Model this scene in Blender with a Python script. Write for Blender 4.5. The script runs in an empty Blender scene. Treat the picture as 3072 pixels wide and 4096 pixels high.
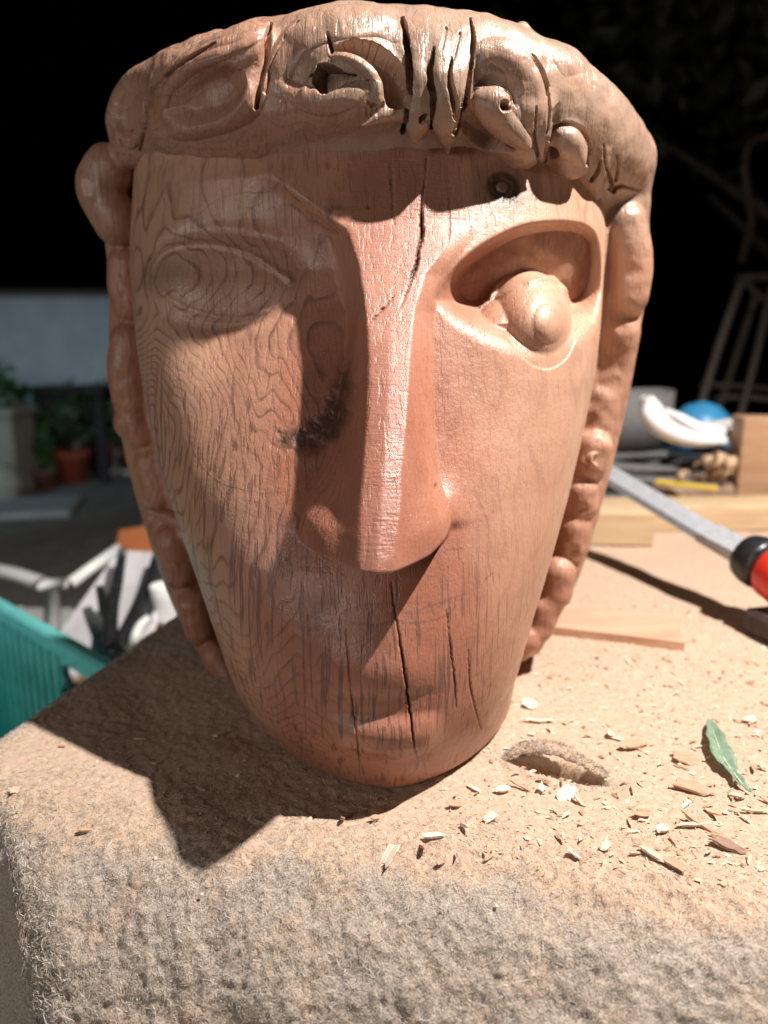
import bpy, math, random
import numpy as np
from mathutils import Vector, Matrix, Euler

random.seed(7)
rng = np.random.default_rng(7)
scene = bpy.context.scene
COL = scene.collection
R = math.radians

# ------------------------------------------------------------------ camera, sky, lamps, exposure
CAM = np.array([0.0, 0.0, 0.253])          # metres, the bench top is z = 0
PITCH = R(12.2)
FPX = 2988.0                                # focal length in photo pixels (3072 x 4096)
cd = bpy.data.cameras.new('camera')
cam = bpy.data.objects.new('camera', cd)
COL.objects.link(cam)
cam.location = CAM
cam.rotation_euler = (R(90) - PITCH, 0, 0)
cd.sensor_fit = 'HORIZONTAL'
cd.sensor_width = 36.0
cd.lens = 36.0 * FPX / 3072.0
cd.clip_start = 0.02
cd.clip_end = 300
cd.dof.use_dof = True
cd.dof.focus_distance = 0.40
cd.dof.aperture_fstop = cd.lens / 5.6       # a phone lens: about 5.6 mm of glass
scene.camera = cam

world = bpy.data.worlds.new('World')
scene.world = world
world.use_nodes = True
wn = world.node_tree
wbg = wn.nodes['Background']
sky = wn.nodes.new('ShaderNodeTexSky')
sky.sky_type = 'NISHITA'
sky.sun_disc = False
sky.sun_elevation = R(-6)
sky.sun_rotation = R(200)
wn.links.new(sky.outputs[0], wbg.inputs[0])
wbg.inputs[1].default_value = 0.12

def lamp(name, kind, loc, target, energy, color, size, spot=None, blend=0.3):
    ld = bpy.data.lights.new(name, kind)
    lo = bpy.data.objects.new(name, ld)
    COL.objects.link(lo)
    lo.location = loc
    d = Vector(target) - Vector(loc)
    lo.rotation_euler = d.to_track_quat('-Z', 'Y').to_euler()
    ld.energy = energy
    ld.color = color
    if kind == 'AREA':
        ld.size = size
    else:
        ld.shadow_soft_size = size
    if spot:
        ld.spot_size = R(spot); ld.spot_blend = blend
    return lo
# the hand lamp that hangs over the bench to the right, and a soft unseen fill lamp added behind the camera to lift the shadows
work_lamp = lamp('work_lamp', 'SPOT', (0.62, 0.275, 1.27), (0.05, 0.45, 0.1), 178, (1.0, 0.945, 0.90), 0.016, 155, 0.4)
porch_lamp = lamp('porch_lamp', 'SPOT', (-3.3, 1.6, 1.6), (-3.0, 6.3, -0.62), 120, (0.46, 0.77, 1.0), 0.25, 52, 1.0)
fill_lamp = lamp('fill_lamp', 'AREA', (-1.9, -1.9, 0.75), (-0.2, 0.5, 0.15), 24, (1.0, 0.93, 0.87), 0.9)

scene.view_settings.view_transform = 'Standard'
scene.view_settings.look = 'None'
scene.view_settings.exposure = 0.0
scene.view_settings.gamma = 1.0
scene.view_settings.use_curve_mapping = False
scene.render.engine = 'CYCLES'
scene.cycles.use_denoising = True
scene.cycles.max_bounces = 6

# ------------------------------------------------------------------ helpers
CP, SP = math.cos(PITCH), math.sin(PITCH)
def ray(px, py):
    xc = (np.asarray(px, float) - 1536) / FPX
    yc = (2048 - np.asarray(py, float)) / FPX
    return xc, yc * SP + CP, yc * CP - SP
def at_y(px, py, Y):                         # the point seen at a photo pixel, at depth Y
    a, b, c = ray(px, py)
    t = Y / b
    return np.array([a * t, b * t, c * t + CAM[2]])
def at_z(px, py, Z=0.0):                     # the point seen at a photo pixel, at height Z
    a, b, c = ray(px, py)
    t = (Z - CAM[2]) / c
    return np.array([a * t, b * t, c * t + CAM[2]])
def project(P):
    P = np.asarray(P, float)
    x, y, z = P[..., 0], P[..., 1], P[..., 2] - CAM[2]
    f = y * CP - z * SP
    u = y * SP + z * CP
    return 1536 + x / f * FPX, 2048 - u / f * FPX, f
def smooth(e0, e1, x):
    t = np.clip((x - e0) / (e1 - e0), 0, 1)
    return t * t * (3 - 2 * t)

def link(o, parent=None):
    COL.objects.link(o)
    if parent is not None:
        o.parent = parent
    return o
def tag(o, label=None, cat=None, group=None, kind=None):
    if label: o['label'] = label
    if cat: o['category'] = cat
    if group: o['group'] = group
    if kind: o['kind'] = kind
    return o
def empty(name, loc=(0, 0, 0), rot=(0, 0, 0), label=None, cat=None, group=None):
    o = bpy.data.objects.new(name, None)
    o.empty_display_size = 0.05
    link(o)
    o.location = loc
    o.rotation_euler = rot
    return tag(o, label, cat, group)

def mesh_np(name, V, F, mat=None, parent=None, shade=True, attrs=None, link_it=True):
    """V (n,3) floats, F (m,k) ints with k = 3 or 4 -> one mesh object"""
    V = np.ascontiguousarray(V, np.float32); F = np.ascontiguousarray(F, np.int32)
    me = bpy.data.meshes.new(name)
    k = F.shape[1]
    me.vertices.add(len(V)); me.vertices.foreach_set('co', V.ravel())
    me.loops.add(F.size); me.loops.foreach_set('vertex_index', F.ravel())
    me.polygons.add(len(F))
    me.polygons.foreach_set('loop_start', np.arange(0, F.size, k, dtype=np.int32))
    me.polygons.foreach_set('loop_total', np.full(len(F), k, np.int32))
    if shade:
        me.polygons.foreach_set('use_smooth', np.ones(len(F), bool))
    for an, av in (attrs or {}).items():
        a = me.attributes.new(an, 'FLOAT', 'POINT')
        a.data.foreach_set('value', np.ascontiguousarray(av, np.float32))
    me.update(calc_edges=True)
    me.validate()
    if mat: me.materials.append(mat)
    o = bpy.data.objects.new(name, me)
    if link_it: link(o, parent)
    return o

class MB:
    """collects simple solids, builds ONE mesh object"""
    def __init__(s): s.v = []; s.f = []
    def add(s, V, F):
        n = len(s.v)
        s.v += [tuple(map(float, p)) for p in V]
        s.f += [tuple(int(i) + n for i in q) for q in F]
        return s
    def box(s, lo, hi, M=None, bev=0.0):
        (x0, y0, z0), (x1, y1, z1) = lo, hi
        b = min(bev, (x1-x0)*.45, (y1-y0)*.45, (z1-z0)*.45)
        if b <= 0:
            V = [(x0,y0,z0),(x1,y0,z0),(x1,y1,z0),(x0,y1,z0),(x0,y0,z1),(x1,y0,z1),(x1,y1,z1),(x0,y1,z1)]
            F = [(0,3,2,1),(4,5,6,7),(0,1,5,4),(1,2,6,5),(2,3,7,6),(3,0,4,7)]
        else:
            V = []
            for z, i in ((z0, b), (z0+b, 0), (z1-b, 0), (z1, b)):
                V += [(x0+i+b*(i==0),y0+i,z),(x1-i-b*(i==0),y0+i,z),(x1-i,y0+i+b*(i==0),z),(x1-i,y1-i-b*(i==0),z),
                      (x1-i-b*(i==0),y1-i,z),(x0+i+b*(i==0),y1-i,z),(x0+i,y1-i-b*(i==0),z),(x0+i,y0+i+b*(i==0),z)]
            F = [tuple(range(7,-1,-1)), tuple(range(24,32))]
            for r in range(3):
                for k in range(8):
                    F.append((r*8+k, r*8+(k+1)%8, r*8+8+(k+1)%8, r*8+8+k))
        if M is not None: V = [tuple(M @ Vector(p)) for p in V]
        return s.add(V, F)
    def tube(s, pts, rad, n=10, caps=True, flat=1.0, up=None):
        P = np.asarray(pts, float); m = len(P)
        rad = np.broadcast_to(np.asarray(rad, float), (m,))
        T = np.gradient(P, axis=0); T /= np.linalg.norm(T, axis=1, keepdims=True) + 1e-12
        ref = np.array(up if up is not None else (0, 0, 1.0))
        V = []
        for i in range(m):
            a = np.cross(T[i], ref)
            if np.linalg.norm(a) < 1e-3: a = np.cross(T[i], (1.0, 0.01, 0))
            a /= np.linalg.norm(a); b = np.cross(a, T[i])
            for k in range(n):
                t = 2*math.pi*k/n
                V.append(P[i] + rad[i]*(math.cos(t)*a + flat*math.sin(t)*b))
        F = []
        for i in range(m-1):
            for k in range(n):
                F.append((i*n+k, i*n+(k+1)%n, (i+1)*n+(k+1)%n, (i+1)*n+k))
        if caps:
            F.append(tuple(range(n))); F.append(tuple(range(m*n-1, (m-1)*n-1, -1)))
        return s.add(V, F)
    def lathe(s, prof, n=24, M=None, caps=True):
        V = []; F = []
        for (r, z) in prof:
            for k in range(n):
                t = 2*math.pi*k/n
                p = (r*math.cos(t), r*math.sin(t), z)
                V.append(tuple(M @ Vector(p)) if M is not None else p)
        for i in range(len(prof)-1):
            for k in range(n):
                F.append((i*n+k, i*n+(k+1)%n, (i+1)*n+(k+1)%n, (i+1)*n+k))
        if caps:
            F.append(tuple(range(n-1, -1, -1))); F.append(tuple(range((len(prof)-1)*n, len(prof)*n)))
        return s.add(V, F)
    def data(s, name, mat, shade=False):
        me = bpy.data.meshes.new(name)
        me.from_pydata(s.v, [], s.f)
        if shade:
            me.polygons.foreach_set('use_smooth', [True]*len(me.polygons))
        me.update()
        if mat: me.materials.append(mat)
        return me
    def build(s, name, mat, parent=None, shade=False):
        return link(bpy.data.objects.new(name, s.data(name, mat, shade)), parent)

# ------------------------------------------------------------------ materials
class NT:
    def __init__(s, name):
        s.m = bpy.data.materials.new(name); s.m.use_nodes = True
        s.t = s.m.node_tree; s.bsdf = s.t.nodes['Principled BSDF']
    def n(s, typ, **kw):
        x = s.t.nodes.new('ShaderNode' + typ)
        for k, v in kw.items(): setattr(x, k, v)
        return x
    def set(s, sock, v):
        if isinstance(v, bpy.types.NodeSocket): s.t.links.new(v, sock)
        elif v is not None:
            if isinstance(v, (tuple, list)) and len(v) == 3 and sock.type == 'RGBA': v = (*v, 1)
            sock.default_value = v
    def math(s, op, a, b=None, c=None, clamp=False):
        x = s.n('Math', operation=op, use_clamp=clamp)
        s.set(x.inputs[0], a); s.set(x.inputs[1], b); s.set(x.inputs[2], c)
        return x.outputs[0]
    def vmath(s, op, a, b=None):
        x = s.n('VectorMath', operation=op); s.set(x.inputs[0], a); s.set(x.inputs[1], b)
        return x.outputs[0]
    def coord(s, which='Object'): return s.n('TexCoord').outputs[which]
    def noise(s, vec, scale, detail=3, rough=.55, out=0, dist=0.0):
        x = s.n('TexNoise'); s.set(x.inputs['Vector'], vec); x.inputs['Scale'].default_value = scale
        x.inputs['Detail'].default_value = detail; x.inputs['Roughness'].default_value = rough
        x.inputs['Distortion'].default_value = dist
        return x.outputs[out]
    def vor(s, vec, scale, feature='F1', out='Distance', rnd=1.0):
        x = s.n('TexVoronoi', feature=feature); s.set(x.inputs['Vector'], vec); x.inputs['Scale'].default_value = scale
        x.inputs['Randomness'].default_value = rnd
        return x.outputs[out]
    def scale(s, vec, sc):
        x = s.n('Mapping'); s.set(x.inputs['Vector'], vec); x.inputs['Scale'].default_value = sc
        return x.outputs[0]
    def mix(s, fac, a, b, blend='MIX'):
        x = s.n('Mix', data_type='RGBA', blend_type=blend)
        s.set(x.inputs[0], fac); s.set(x.inputs[6], a); s.set(x.inputs[7], b)
        return x.outputs[2]
    def ramp(s, fac, stops, interp='LINEAR'):
        x = s.n('ValToRGB'); s.set(x.inputs[0], fac); r = x.color_ramp; r.interpolation = interp
        while len(r.elements) < len(stops): r.elements.new(.5)
        for e, (p, c) in zip(r.elements, stops):
            e.position = p; e.color = (*c, 1) if isinstance(c, (tuple, list)) else (c, c, c, 1)
        return x.outputs[0]
    def rng(s, v, a, b, c=0., d=1., smooth=True):
        x = s.n('MapRange', interpolation_type='SMOOTHSTEP' if smooth else 'LINEAR'); s.set(x.inputs[0], v)
        for i, q in enumerate((a, b, c, d)): x.inputs[1+i].default_value = q
        return x.outputs[0]
    def attr(s, name): return s.n('Attribute', attribute_name=name).outputs['Fac']
    def bump(s, h, strength, dist, normal=None):
        x = s.n('Bump'); x.inputs['Strength'].default_value = strength; x.inputs['Distance'].default_value = dist
        s.set(x.inputs['Height'], h); s.set(x.inputs['Normal'], normal)
        return x.outputs[0]
    def done(s, color=None, rough=None, normal=None, **kw):
        s.set(s.bsdf.inputs['Base Color'], color); s.set(s.bsdf.inputs['Roughness'], rough); s.set(s.bsdf.inputs['Normal'], normal)
        for k, v in kw.items(): s.set(s.bsdf.inputs[k.replace('_', ' ')], v)
        return s.m

def carved_wood():
    m = NT('carved_wood'); co = m.coord()
    sep = m.n('SeparateXYZ'); m.set(sep.inputs[0], co)
    x, y, z = sep.outputs
    # growth rings round a pith that lies behind the face, wavy along the trunk
    low = m.noise(m.scale(co, (1, 1, .28)), 14, 3, .5, out=1)
    off = m.vmath('MULTIPLY', m.vmath('SUBTRACT', low, (.5, .5, .5)), (.038, .038, .0))
    fine = m.noise(m.scale(co, (1, 1, .3)), 60, 2, .5, out=1)
    off2 = m.vmath('MULTIPLY', m.vmath('SUBTRACT', fine, (.5, .5, .5)), (.005, .005, 0))
    q = m.vmath('ADD', m.vmath('ADD', co, off), off2)
    sq = m.n('SeparateXYZ'); m.set(sq.inputs[0], q)
    qx = m.math('SUBTRACT', sq.outputs[0], m.math('MULTIPLY_ADD', z, .06, -.03))
    qy = m.math('SUBTRACT', sq.outputs[1], m.math('MULTIPLY_ADD', z, .38, .060))
    r = m.math('SQRT', m.math('ADD', m.math('MULTIPLY', qx, qx), m.math('MULTIPLY', qy, qy)))
    r = m.math('ADD', r, m.attr('swirl'))
    ring = m.math('FRACT', m.math('MULTIPLY', r, 205.0))
    ringline = m.ramp(ring, [(0, 0.0), (.45, .03), (.70, .20), (.83, 1.0), (.91, .95), (.97, 0.0)])
    # dark lens-shaped ray flecks, upright
    v1 = m.noise(m.scale(co, (1, .35, .050)), 400, 2.5, .55, dist=.2)
    fl = m.rng(v1, .525, .64)
    v2 = m.noise(m.scale(co, (1, .5, .05)), 900, 2, .55)
    fl2 = m.rng(v2, .53, .70)
    big = m.noise(m.scale(co, (1, 1, .55)), 17, 3, .6)
    big2 = m.noise(m.scale(co, (1.0, 1, .6)), 9.0, 2, .5)
    heart = m.attr('heart')
    redness = m.math('ADD', heart, m.math('MULTIPLY_ADD', big, .8, -.40), clamp=True)
    pale = m.mix(m.rng(big2, .35, .65), (.57, .350, .240), (.50, .280, .180))
    red = m.mix(m.rng(big, .4, .65), (.41, .152, .092), (.33, .108, .062))
    base = m.mix(redness, pale, red)
    line = m.mix(redness, (.21, .095, .070), (.13, .042, .030))
    rl = m.math('MULTIPLY', m.math('MULTIPLY', ringline, m.rng(m.noise(m.scale(co, (1, 1, .25)), 75, 3, .6), .3, .65, .38, 1.0)), m.attr('ringamt'))
    c = m.mix(rl, base, line)
    c = m.mix(m.math('MULTIPLY', fl, m.attr('fleckamt')), c, m.mix(.3, line, (.13, .06, .045)))
    c = m.mix(m.math('MULTIPLY', fl2, .28), c, line)
    c = m.mix(m.math('MULTIPLY', m.noise(m.scale(co, (1, 1, .12)), 700, 3, .6), .22), c, (.62, .42, .28))
    c = m.mix(m.math('MULTIPLY', m.attr('grey'), m.rng(m.noise(co, 45, 4, .6), .3, .7, .50, .90)), c, (.30, .222, .165))
    c = m.mix(m.math('MULTIPLY', m.attr('tool'), .55), c, m.mix(m.rng(big, .35, .65), (.40, .185, .140), (.34, .145, .108)))
    # stains with their own shape: knots, rot, pencil
    sn = m.noise(co, 260, 4, .65)
    dark_mark = m.attr('dark_mark')
    c = m.mix(m.math('MULTIPLY', dark_mark, m.rng(sn, .25, .55, .75, 1.0)), c, m.mix(m.rng(sn, .5, .68), (.045, .028, .020), (.17, .085, .05)))
    c = m.mix(m.attr('whorl'), c, (.20, .13, .095))
    c = m.mix(m.math('MULTIPLY', m.attr('pencil'), m.rng(m.noise(co, 900, 2, .6), .3, .55, .25, .85)), c, (.075, .065, .065))
    c = m.mix(m.attr('crack'), c, (.030, .015, .010))
    # relief: fibres, scraper marks, tiny scratches
    h1 = m.noise(m.scale(co, (1, 1, .10)), 1300, 3, .6)
    marks = m.noise(m.scale(co, (.10, .5, 1)), 800, 2, .5)
    h2 = m.math('MULTIPLY', marks, m.attr('tool'))
    h3 = m.noise(co, 420, 4, .6)
    h = m.math('ADD', m.math('MULTIPLY', h1, .5), m.math('ADD', m.math('MULTIPLY', h2, .9), m.math('MULTIPLY', h3, .55)))
    h = m.math('SUBTRACT', h, m.math('MULTIPLY', fl, .35))
    nrm = m.bump(h, .6, .0008)
    fac = m.vor(m.vmath('ADD', co, m.vmath('MULTIPLY', fine, (.012, .012, .012))), 115, 'SMOOTH_F1')
    nrm = m.bump(m.math('MULTIPLY', fac, m.attr('gouge')), .28, .0045, nrm)
    cut = m.noise(m.scale(co, (1, .6, .10)), 480, 4, .7)
    nrm = m.bump(m.math('MULTIPLY', cut, m.attr('gouge')), .30, .0016, nrm)
    nrm = m.bump(m.noise(co, 95, 3, .55), .10, .004, nrm)
    rough = m.rng(m.noise(co, 60, 3, .6), .3, .7, .30, .48)
    rough = m.math('SUBTRACT', rough, m.math('MULTIPLY', m.attr('grey'), .10))
    return m.done(c, rough, nrm, Specular_IOR_Level=.5)
M_WOOD = carved_wood()

def plank_wood(name, a, b, along=0, scale=90):
    m = NT(name); co = m.coord()
    sc = [1, 1, 1]; sc[along] = .06
    n1 = m.noise(m.scale(co, tuple(sc)), scale, 4, .6, dist=.3)
    n2 = m.noise(m.scale(co, tuple(sc)), scale*5, 3, .6)
    c = m.mix(m.rng(n1, .35, .68), a, b)
    c = m.mix(m.math('MULTIPLY', m.rng(n2, .5, .75), .5), c, tuple(q*.55 for q in b))
    return m.done(c, .6, m.bump(n2, .35, .0006))
def plain(name, col, rough=.5, var=.25, scale=60, bump=.2, bd=.001, metal=0.0, **kw):
    m = NT(name); co = m.coord()
    n1 = m.noise(co, scale, 4, .6)
    c = m.mix(m.rng(n1, .3, .7), tuple(q*(1-var) for q in col), tuple(min(1, q*(1+var*.6)) for q in col))
    r = m.rng(m.noise(co, scale*2.3, 3, .6), .3, .7, max(.05, rough-.1), min(1, rough+.1))
    return m.done(c, r, m.bump(n1, bump, bd), Metallic=metal, **kw)

# ------------------------------------------------------------------ the carved head: face (a relief on a log) and hair (a solid)
HEAD = empty('carved_head', (0, 0.46, 0), label='large unfinished carved wooden head with long nose, pale brown, standing on the dusty felt',
             cat='sculpture')
HOFF = np.array([0, 0.46, 0])

ZK   = [-.05, 0.00, 0.012, 0.03, 0.06, 0.10, 0.14, 0.20, 0.281, 0.354, 0.42, .48]
FK   = [.420, .394, .384, .374, .366, .368, .380, .407, .440, .470, .492, .512]
_zf = np.linspace(-.05, .48, 1061); _ff = np.interp(_zf, ZK, FK)
_k = np.exp(-.5*(np.arange(-60, 61)*.0005/.010)**2); _k /= _k.sum()
_ff[60:-60] = np.convolve(_ff, _k, 'valid')
def f_mid(z): return np.interp(z, _zf, _ff)
def d_side(z): return np.interp(z, [0, .1, .3, .42], [.122, .130, .135, .135])
def p_exp(z): return np.interp(z, [0, .02, .09, .2, .42], [1.60, 1.62, 1.95, 2.15, 2.15])
def c_mid(z): return np.interp(z, [0, .1, .28, .42], [.0035, .000, -.004, -.004])
SIL_L = np.array([(300,548),(640,538),(900,522),(1050,517),(1200,528),(1380,545),(1500,563),(1850,630),(2100,715),(2250,768),(2450,838),(2650,908),(2800,972),(2900,1030),(3100,1160)], float)
SIL_R = np.array([(300,2436),(640,2430),(860,2424),(1090,2416),(1300,2404),(1500,2382),(1800,2318),(2000,2270),(2250,2200),(2450,2137),(2650,2077),(2750,2045),(2800,2030),(2900,1995),(3100,1900)], float)
ZS = np.linspace(0.0, .42, 90)
def fit_half(side, sil):
    w = np.full(len(ZS), .13)
    t = np.linspace(0, math.pi*.5, 120)
    for it in range(40):
        e = 2/p_exp(ZS)[:, None]
        X = c_mid(ZS)[:, None] + side*w[:, None]*np.sin(t)[None]**e
        Y = f_mid(ZS)[:, None] + d_side(ZS)[:, None]*(1-np.cos(t)[None]**e)
        Z = np.broadcast_to(ZS[:, None], X.shape)
        px, py, fw = project(np.stack([X, Y, Z], -1))
        j = np.argmax(side*px, axis=1); i = np.arange(len(ZS))
        want = np.interp(py[i, j], sil[:, 0], sil[:, 1])
        w = w + side*(want - px[i, j])*fw[i, j]/FPX*.8
        w = np.clip(w, .05, .25)
    lo = ZS < .03                                   # the foot: a rounded U that stands on the bench
    w[lo] = np.interp(ZS[lo], [0, .03], [.100 if side < 0 else .090, w[~lo][0]])
    return w
WL = fit_half(-1, SIL_L); WR = fit_half(1, SIL_R)
def half(x, z): return np.where(x < c_mid(z), np.interp(z, ZS, WL), np.interp(z, ZS, WR))
def y_base(x, z):
    s = np.clip(np.abs(x-c_mid(z))/half(x, z), 0, .999); p = p_exp(z)
    return f_mid(z) + d_side(z)*(1-(1-s**p)**(1/p))
def fp(px, py, h=0.0):                              # (x, z) of the face point seen at a photo pixel, h in front of the log surface
    px = np.asarray(px, float); py = np.asarray(py, float)
    Y = np.full(px.shape, .44)
    for _ in range(25):
        P = at_y(px, py, Y)
        Y = .5*Y + .5*(y_base(P[0], P[2]) - h)
    P = at_y(px, py, Y)
    return P[0], P[2]
def poly(pts, h=0.0):
    a = np.array(pts, float)
    x, z = fp(a[:, 0], a[:, 1], a[:, 2] if a.shape[1] > 2 else h)
    return np.stack([x, z], 1)
NT_, NZ_ = 660, 640
u = np.linspace(-1, 1, NT_)
tt = R(108)*(.72*u + .28*u**3)
zz = np.concatenate([np.linspace(0, .01, 14)[:-1], np.linspace(.01, .40, NZ_-13)])
TT, ZG = np.meshgrid(tt, zz)
E = 2/p_exp(ZG)
Sx = np.sign(np.sin(TT))*np.abs(np.sin(TT))**E
Cx = np.sign(np.cos(TT))*np.abs(np.cos(TT))**E
WG = np.where(TT < 0, np.interp(ZG, ZS, WL), np.interp(ZG, ZS, WR))
XG = c_mid(ZG) + WG*Sx
YG = f_mid(ZG) + d_side(ZG)*(1-Cx)
foot = (1-np.sqrt(np.clip(1-(1-np.clip(ZG/.008, 0, 1))**2, 0, 1)))*.006
XG = XG - np.sign(Sx)*foot*np.abs(Sx); YG = YG + foot*Cx
front = smooth(R(84), R(60), np.abs(TT))

def seg_d(X, Z, pts, vals=None):
    """distance to a polyline and the interpolated value along it"""
    pts = np.asarray(pts, float); best = np.full(X.shape, 9.0); val = np.zeros(X.shape)
    m = 0.03
    sel = (X > pts[:,0].min()-m) & (X < pts[:,0].max()+m) & (Z > pts[:,1].min()-m) & (Z < pts[:,1].max()+m)
    x = X[sel]; z = Z[sel]; b = np.full(x.shape, 9.0); v = np.zeros(x.shape)
    for i in range(len(pts)-1):
        d = pts[i+1]-pts[i]; L = d@d + 1e-12
        t = np.clip(((x-pts[i,0])*d[0]+(z-pts[i,1])*d[1])/L, 0, 1)
        q = np.hypot(x-pts[i,0]-t*d[0], z-pts[i,1]-t*d[1])
        k = q < b
        b = np.where(k, q, b)
        if vals is not None: v = np.where(k, vals[i]+t*(vals[i+1]-vals[i]), v)
    best[sel] = b; val[sel] = v
    return best, val
def resample(pts, n=60):
    pts = np.asarray(pts, float); m = len(pts)
    P = np.vstack([2*pts[0]-pts[1], pts, 2*pts[-1]-pts[-2]]); out = []
    for s in np.linspace(0, m-1-1e-9, n):
        i = int(s); t = s-i; a, b, c, d = P[i], P[i+1], P[i+2], P[i+3]
        out.append(.5*((2*b)+(-a+c)*t+(2*a-5*b+4*c-d)*t*t+(-a+3*b-3*c+d)*t**3))
    return np.array(out)
def poly_sd(X, Z, pts):
    """signed distance (positive inside) to a closed smoothed polygon"""
    P = np.asarray(pts, float); P = resample(np.vstack([P, P[:1]]), 48)
    inside = np.zeros(X.shape, bool)
    for i in range(len(P)-1):
        x0, z0 = P[i]; x1, z1 = P[i+1]
        c = ((z0 > Z) != (z1 > Z)) & (X < (x1-x0)*(Z-z0)/(z1-z0+1e-12)+x0)
        inside ^= c
    d, _ = seg_d(X, Z, P)
    d = np.minimum(d, .03)
    return np.where(inside, d, -d)
def blur(A, n=1):
    for _ in range(n):
        B = A.copy()
        B[1:-1] = .25*A[:-2]+.5*A[1:-1]+.25*A[2:]
        A = B.copy()
        A[:, 1:-1] = .25*B[:, :-2]+.5*B[:, 1:-1]+.25*B[:, 2:]
    return A
def vnoise(X, Z, scale, seed):
    """smooth value noise for relief, -1..1"""
    r = np.random.default_rng(seed); T = r.uniform(-1, 1, (256, 256))
    a = X*scale+1000; b = Z*scale+1000; i = np.floor(a).astype(int); j = np.floor(b).astype(int)
    fa = a-i; fb = b-j; fa = fa*fa*(3-2*fa); fb = fb*fb*(3-2*fb)
    g = lambda p, q: T[p % 256, q % 256]
    return (g(i,j)*(1-fa)+g(i+1,j)*fa)*(1-fb)+(g(i,j+1)*(1-fa)+g(i+1,j+1)*fa)*fb

H = np.zeros_like(XG)
# --- eye sockets
sockR = poly([(1715,1200),(1790,1095),(1890,1000),(2000,935),(2110,893),(2260,880),(2360,905),(2402,975),(2412,1120),(2402,1290),(2310,1400),(2130,1450),(1930,1385),(1790,1290)])
sdR = poly_sd(XG, ZG, sockR)
zc = fp(2100., 1150.)[1]; 
wd = .010 + .044*smooth(zc+.012, zc-.040, ZG)
H -= .044*smooth(0, 1, sdR/wd)
edge = poly([(1090,690),(1185,762),(1300,852),(1394,925),(1438,1060),(1458,1200),(1470,1400),(1462,1700),(1448,2050)])
oe = np.argsort(edge[:, 1]); xE = np.interp(ZG, edge[oe, 1], edge[oe, 0])
dk_ = [(690,.002),(760,.006),(850,.012),(925,.018),(1060,.024),(1200,.025),(1400,.022),(1700,.014),(2050,.004),(2300,.0)]
dz_ = np.array([fp(1250., float(a_))[1] for a_, _ in dk_]); od = np.argsort(dz_)
dL = np.interp(ZG, dz_[od], np.array([q for _, q in dk_])[od])
H -= dL*smooth(0, .013, xE-XG)*smooth(-.152, -.085, XG)
H = blur(H, 4)
# --- eyes
eyeR = poly([(1895,1315),(1945,1230),(2040,1168),(2140,1126),(2230,1112),(2283,1150),(2298,1230),(2288,1330),(2240,1410),(2160,1444),(2060,1418),(1965,1372)], -.016)
se = poly_sd(XG, ZG, eyeR)
dome = np.clip(1-(1-np.clip(se/.021, 0, 1))**2, 0, 1)**.7
bx_, bz_ = fp(2184., 1290., .002); db = np.hypot(XG-bx_, (ZG-bz_)*.88)
ballp = np.clip(1-(db/.0300)**2, 0, 1)**.62
ix, iz = fp(2195., 1292., .0)
di = np.hypot(XG-ix, ZG-iz)
E_ = np.maximum(-.034 + .041*ballp + .0026*np.clip(1-(di/.0120)**2, 0, 1)**.75, np.where(se > 0, -.030+.022*dome, -1))
H = np.where((E_ > H-.012) & ((db < .0335) | (se > -.002)), .5*(H+E_+np.sqrt((H-E_)**2+.0022**2))-.0011, H)      # the ball swells out of the hollow and the cheek
H_eyeR = 0
lid = resample(poly([(1880,1300),(1935,1225),(2040,1160),(2140,1118),(2225,1105),(2280,1125),(2300,1180)], -.010), 40)
dl, _ = seg_d(XG, ZG, lid)
H_lidR = .0016*np.exp(-(dl/.0013)**2)
lid2 = resample(poly([(2120,1130),(2190,1112),(2250,1118),(2285,1150)], -.008), 20)
dl2, _ = seg_d(XG, ZG, lid2)
H_lidR += .004*np.exp(-(dl2/.0026)**2)
H_lidR *= smooth(.020, .026, db)*.6+.4
ex, ez = fp(880., 1115., -.018)
qx = (XG-ex)/.050; qz = (ZG-ez)/.0275
ql = np.hypot(qx, qz)
H_eyeL = .0065*np.clip(1-ql**2, 0, 1)**1.1 - .0009*np.exp(-((ql-1.12)/.12)**2)
for pts, amp in (([(640,1090),(690,1020),(770,990),(880,985),(1000,1015),(1090,1070),(1160,1120)], .0015), ([(650,1130),(720,1210),(830,1260),(960,1275),(1060,1240)], .0006)):
    d_, _ = seg_d(XG, ZG, resample(poly(pts, -.020), 40))
    H_eyeL = H_eyeL + amp*np.exp(-(d_/.002)**2)
H += H_eyeR + H_lidR + H_eyeL
# --- nose: a long prism with a flat ridge
nrow = [(880,1290,1385,1850,1930,.000),(980,1310,1415,1790,1870,.004),(1100,1330,1443,1700,1785,.009),(1250,1385,1464,1660,1735,.017),(1450,1375,1474,1642,1728,.026),
        (1700,1325,1466,1628,1735,.036),(1900,1265,1452,1608,1752,.043),(2050,1205,1442,1600,1788,.047),(2160,1190,1437,1585,1800,.049),(2250,1195,1437,1572,1795,.050),(2340,1200,1440,1560,1790,.050)]
def nline(k, useh):
    p = np.array([fp(float(r_[k]), float(r_[0]), r_[5] if useh else 0.0) for r_ in nrow])
    o = np.argsort(p[:, 1]); return np.interp(ZG, p[o, 1], p[o, 0]), p[o]
bl, _ = nline(1, 0); rl, pr = nline(2, 1); rr, _ = nline(3, 1); br, _ = nline(4, 0)
hz = np.array([(fp(float((r_[2]+r_[3])/2), float(r_[0]), r_[5])[1], r_[5]) for r_ in nrow]); o_ = np.argsort(hz[:, 0])
Hn = np.interp(ZG, hz[o_, 0], hz[o_, 1]) * smooth(hz[:, 0].max()+.01, hz[:, 0].max()-.002, ZG)
zt = hz[:, 0].min()
uu = np.where(XG < rl, (XG-bl)/(rl-bl+1e-6), np.where(XG > rr, (br-XG)/(br-rr+1e-6), 1.0))
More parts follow.
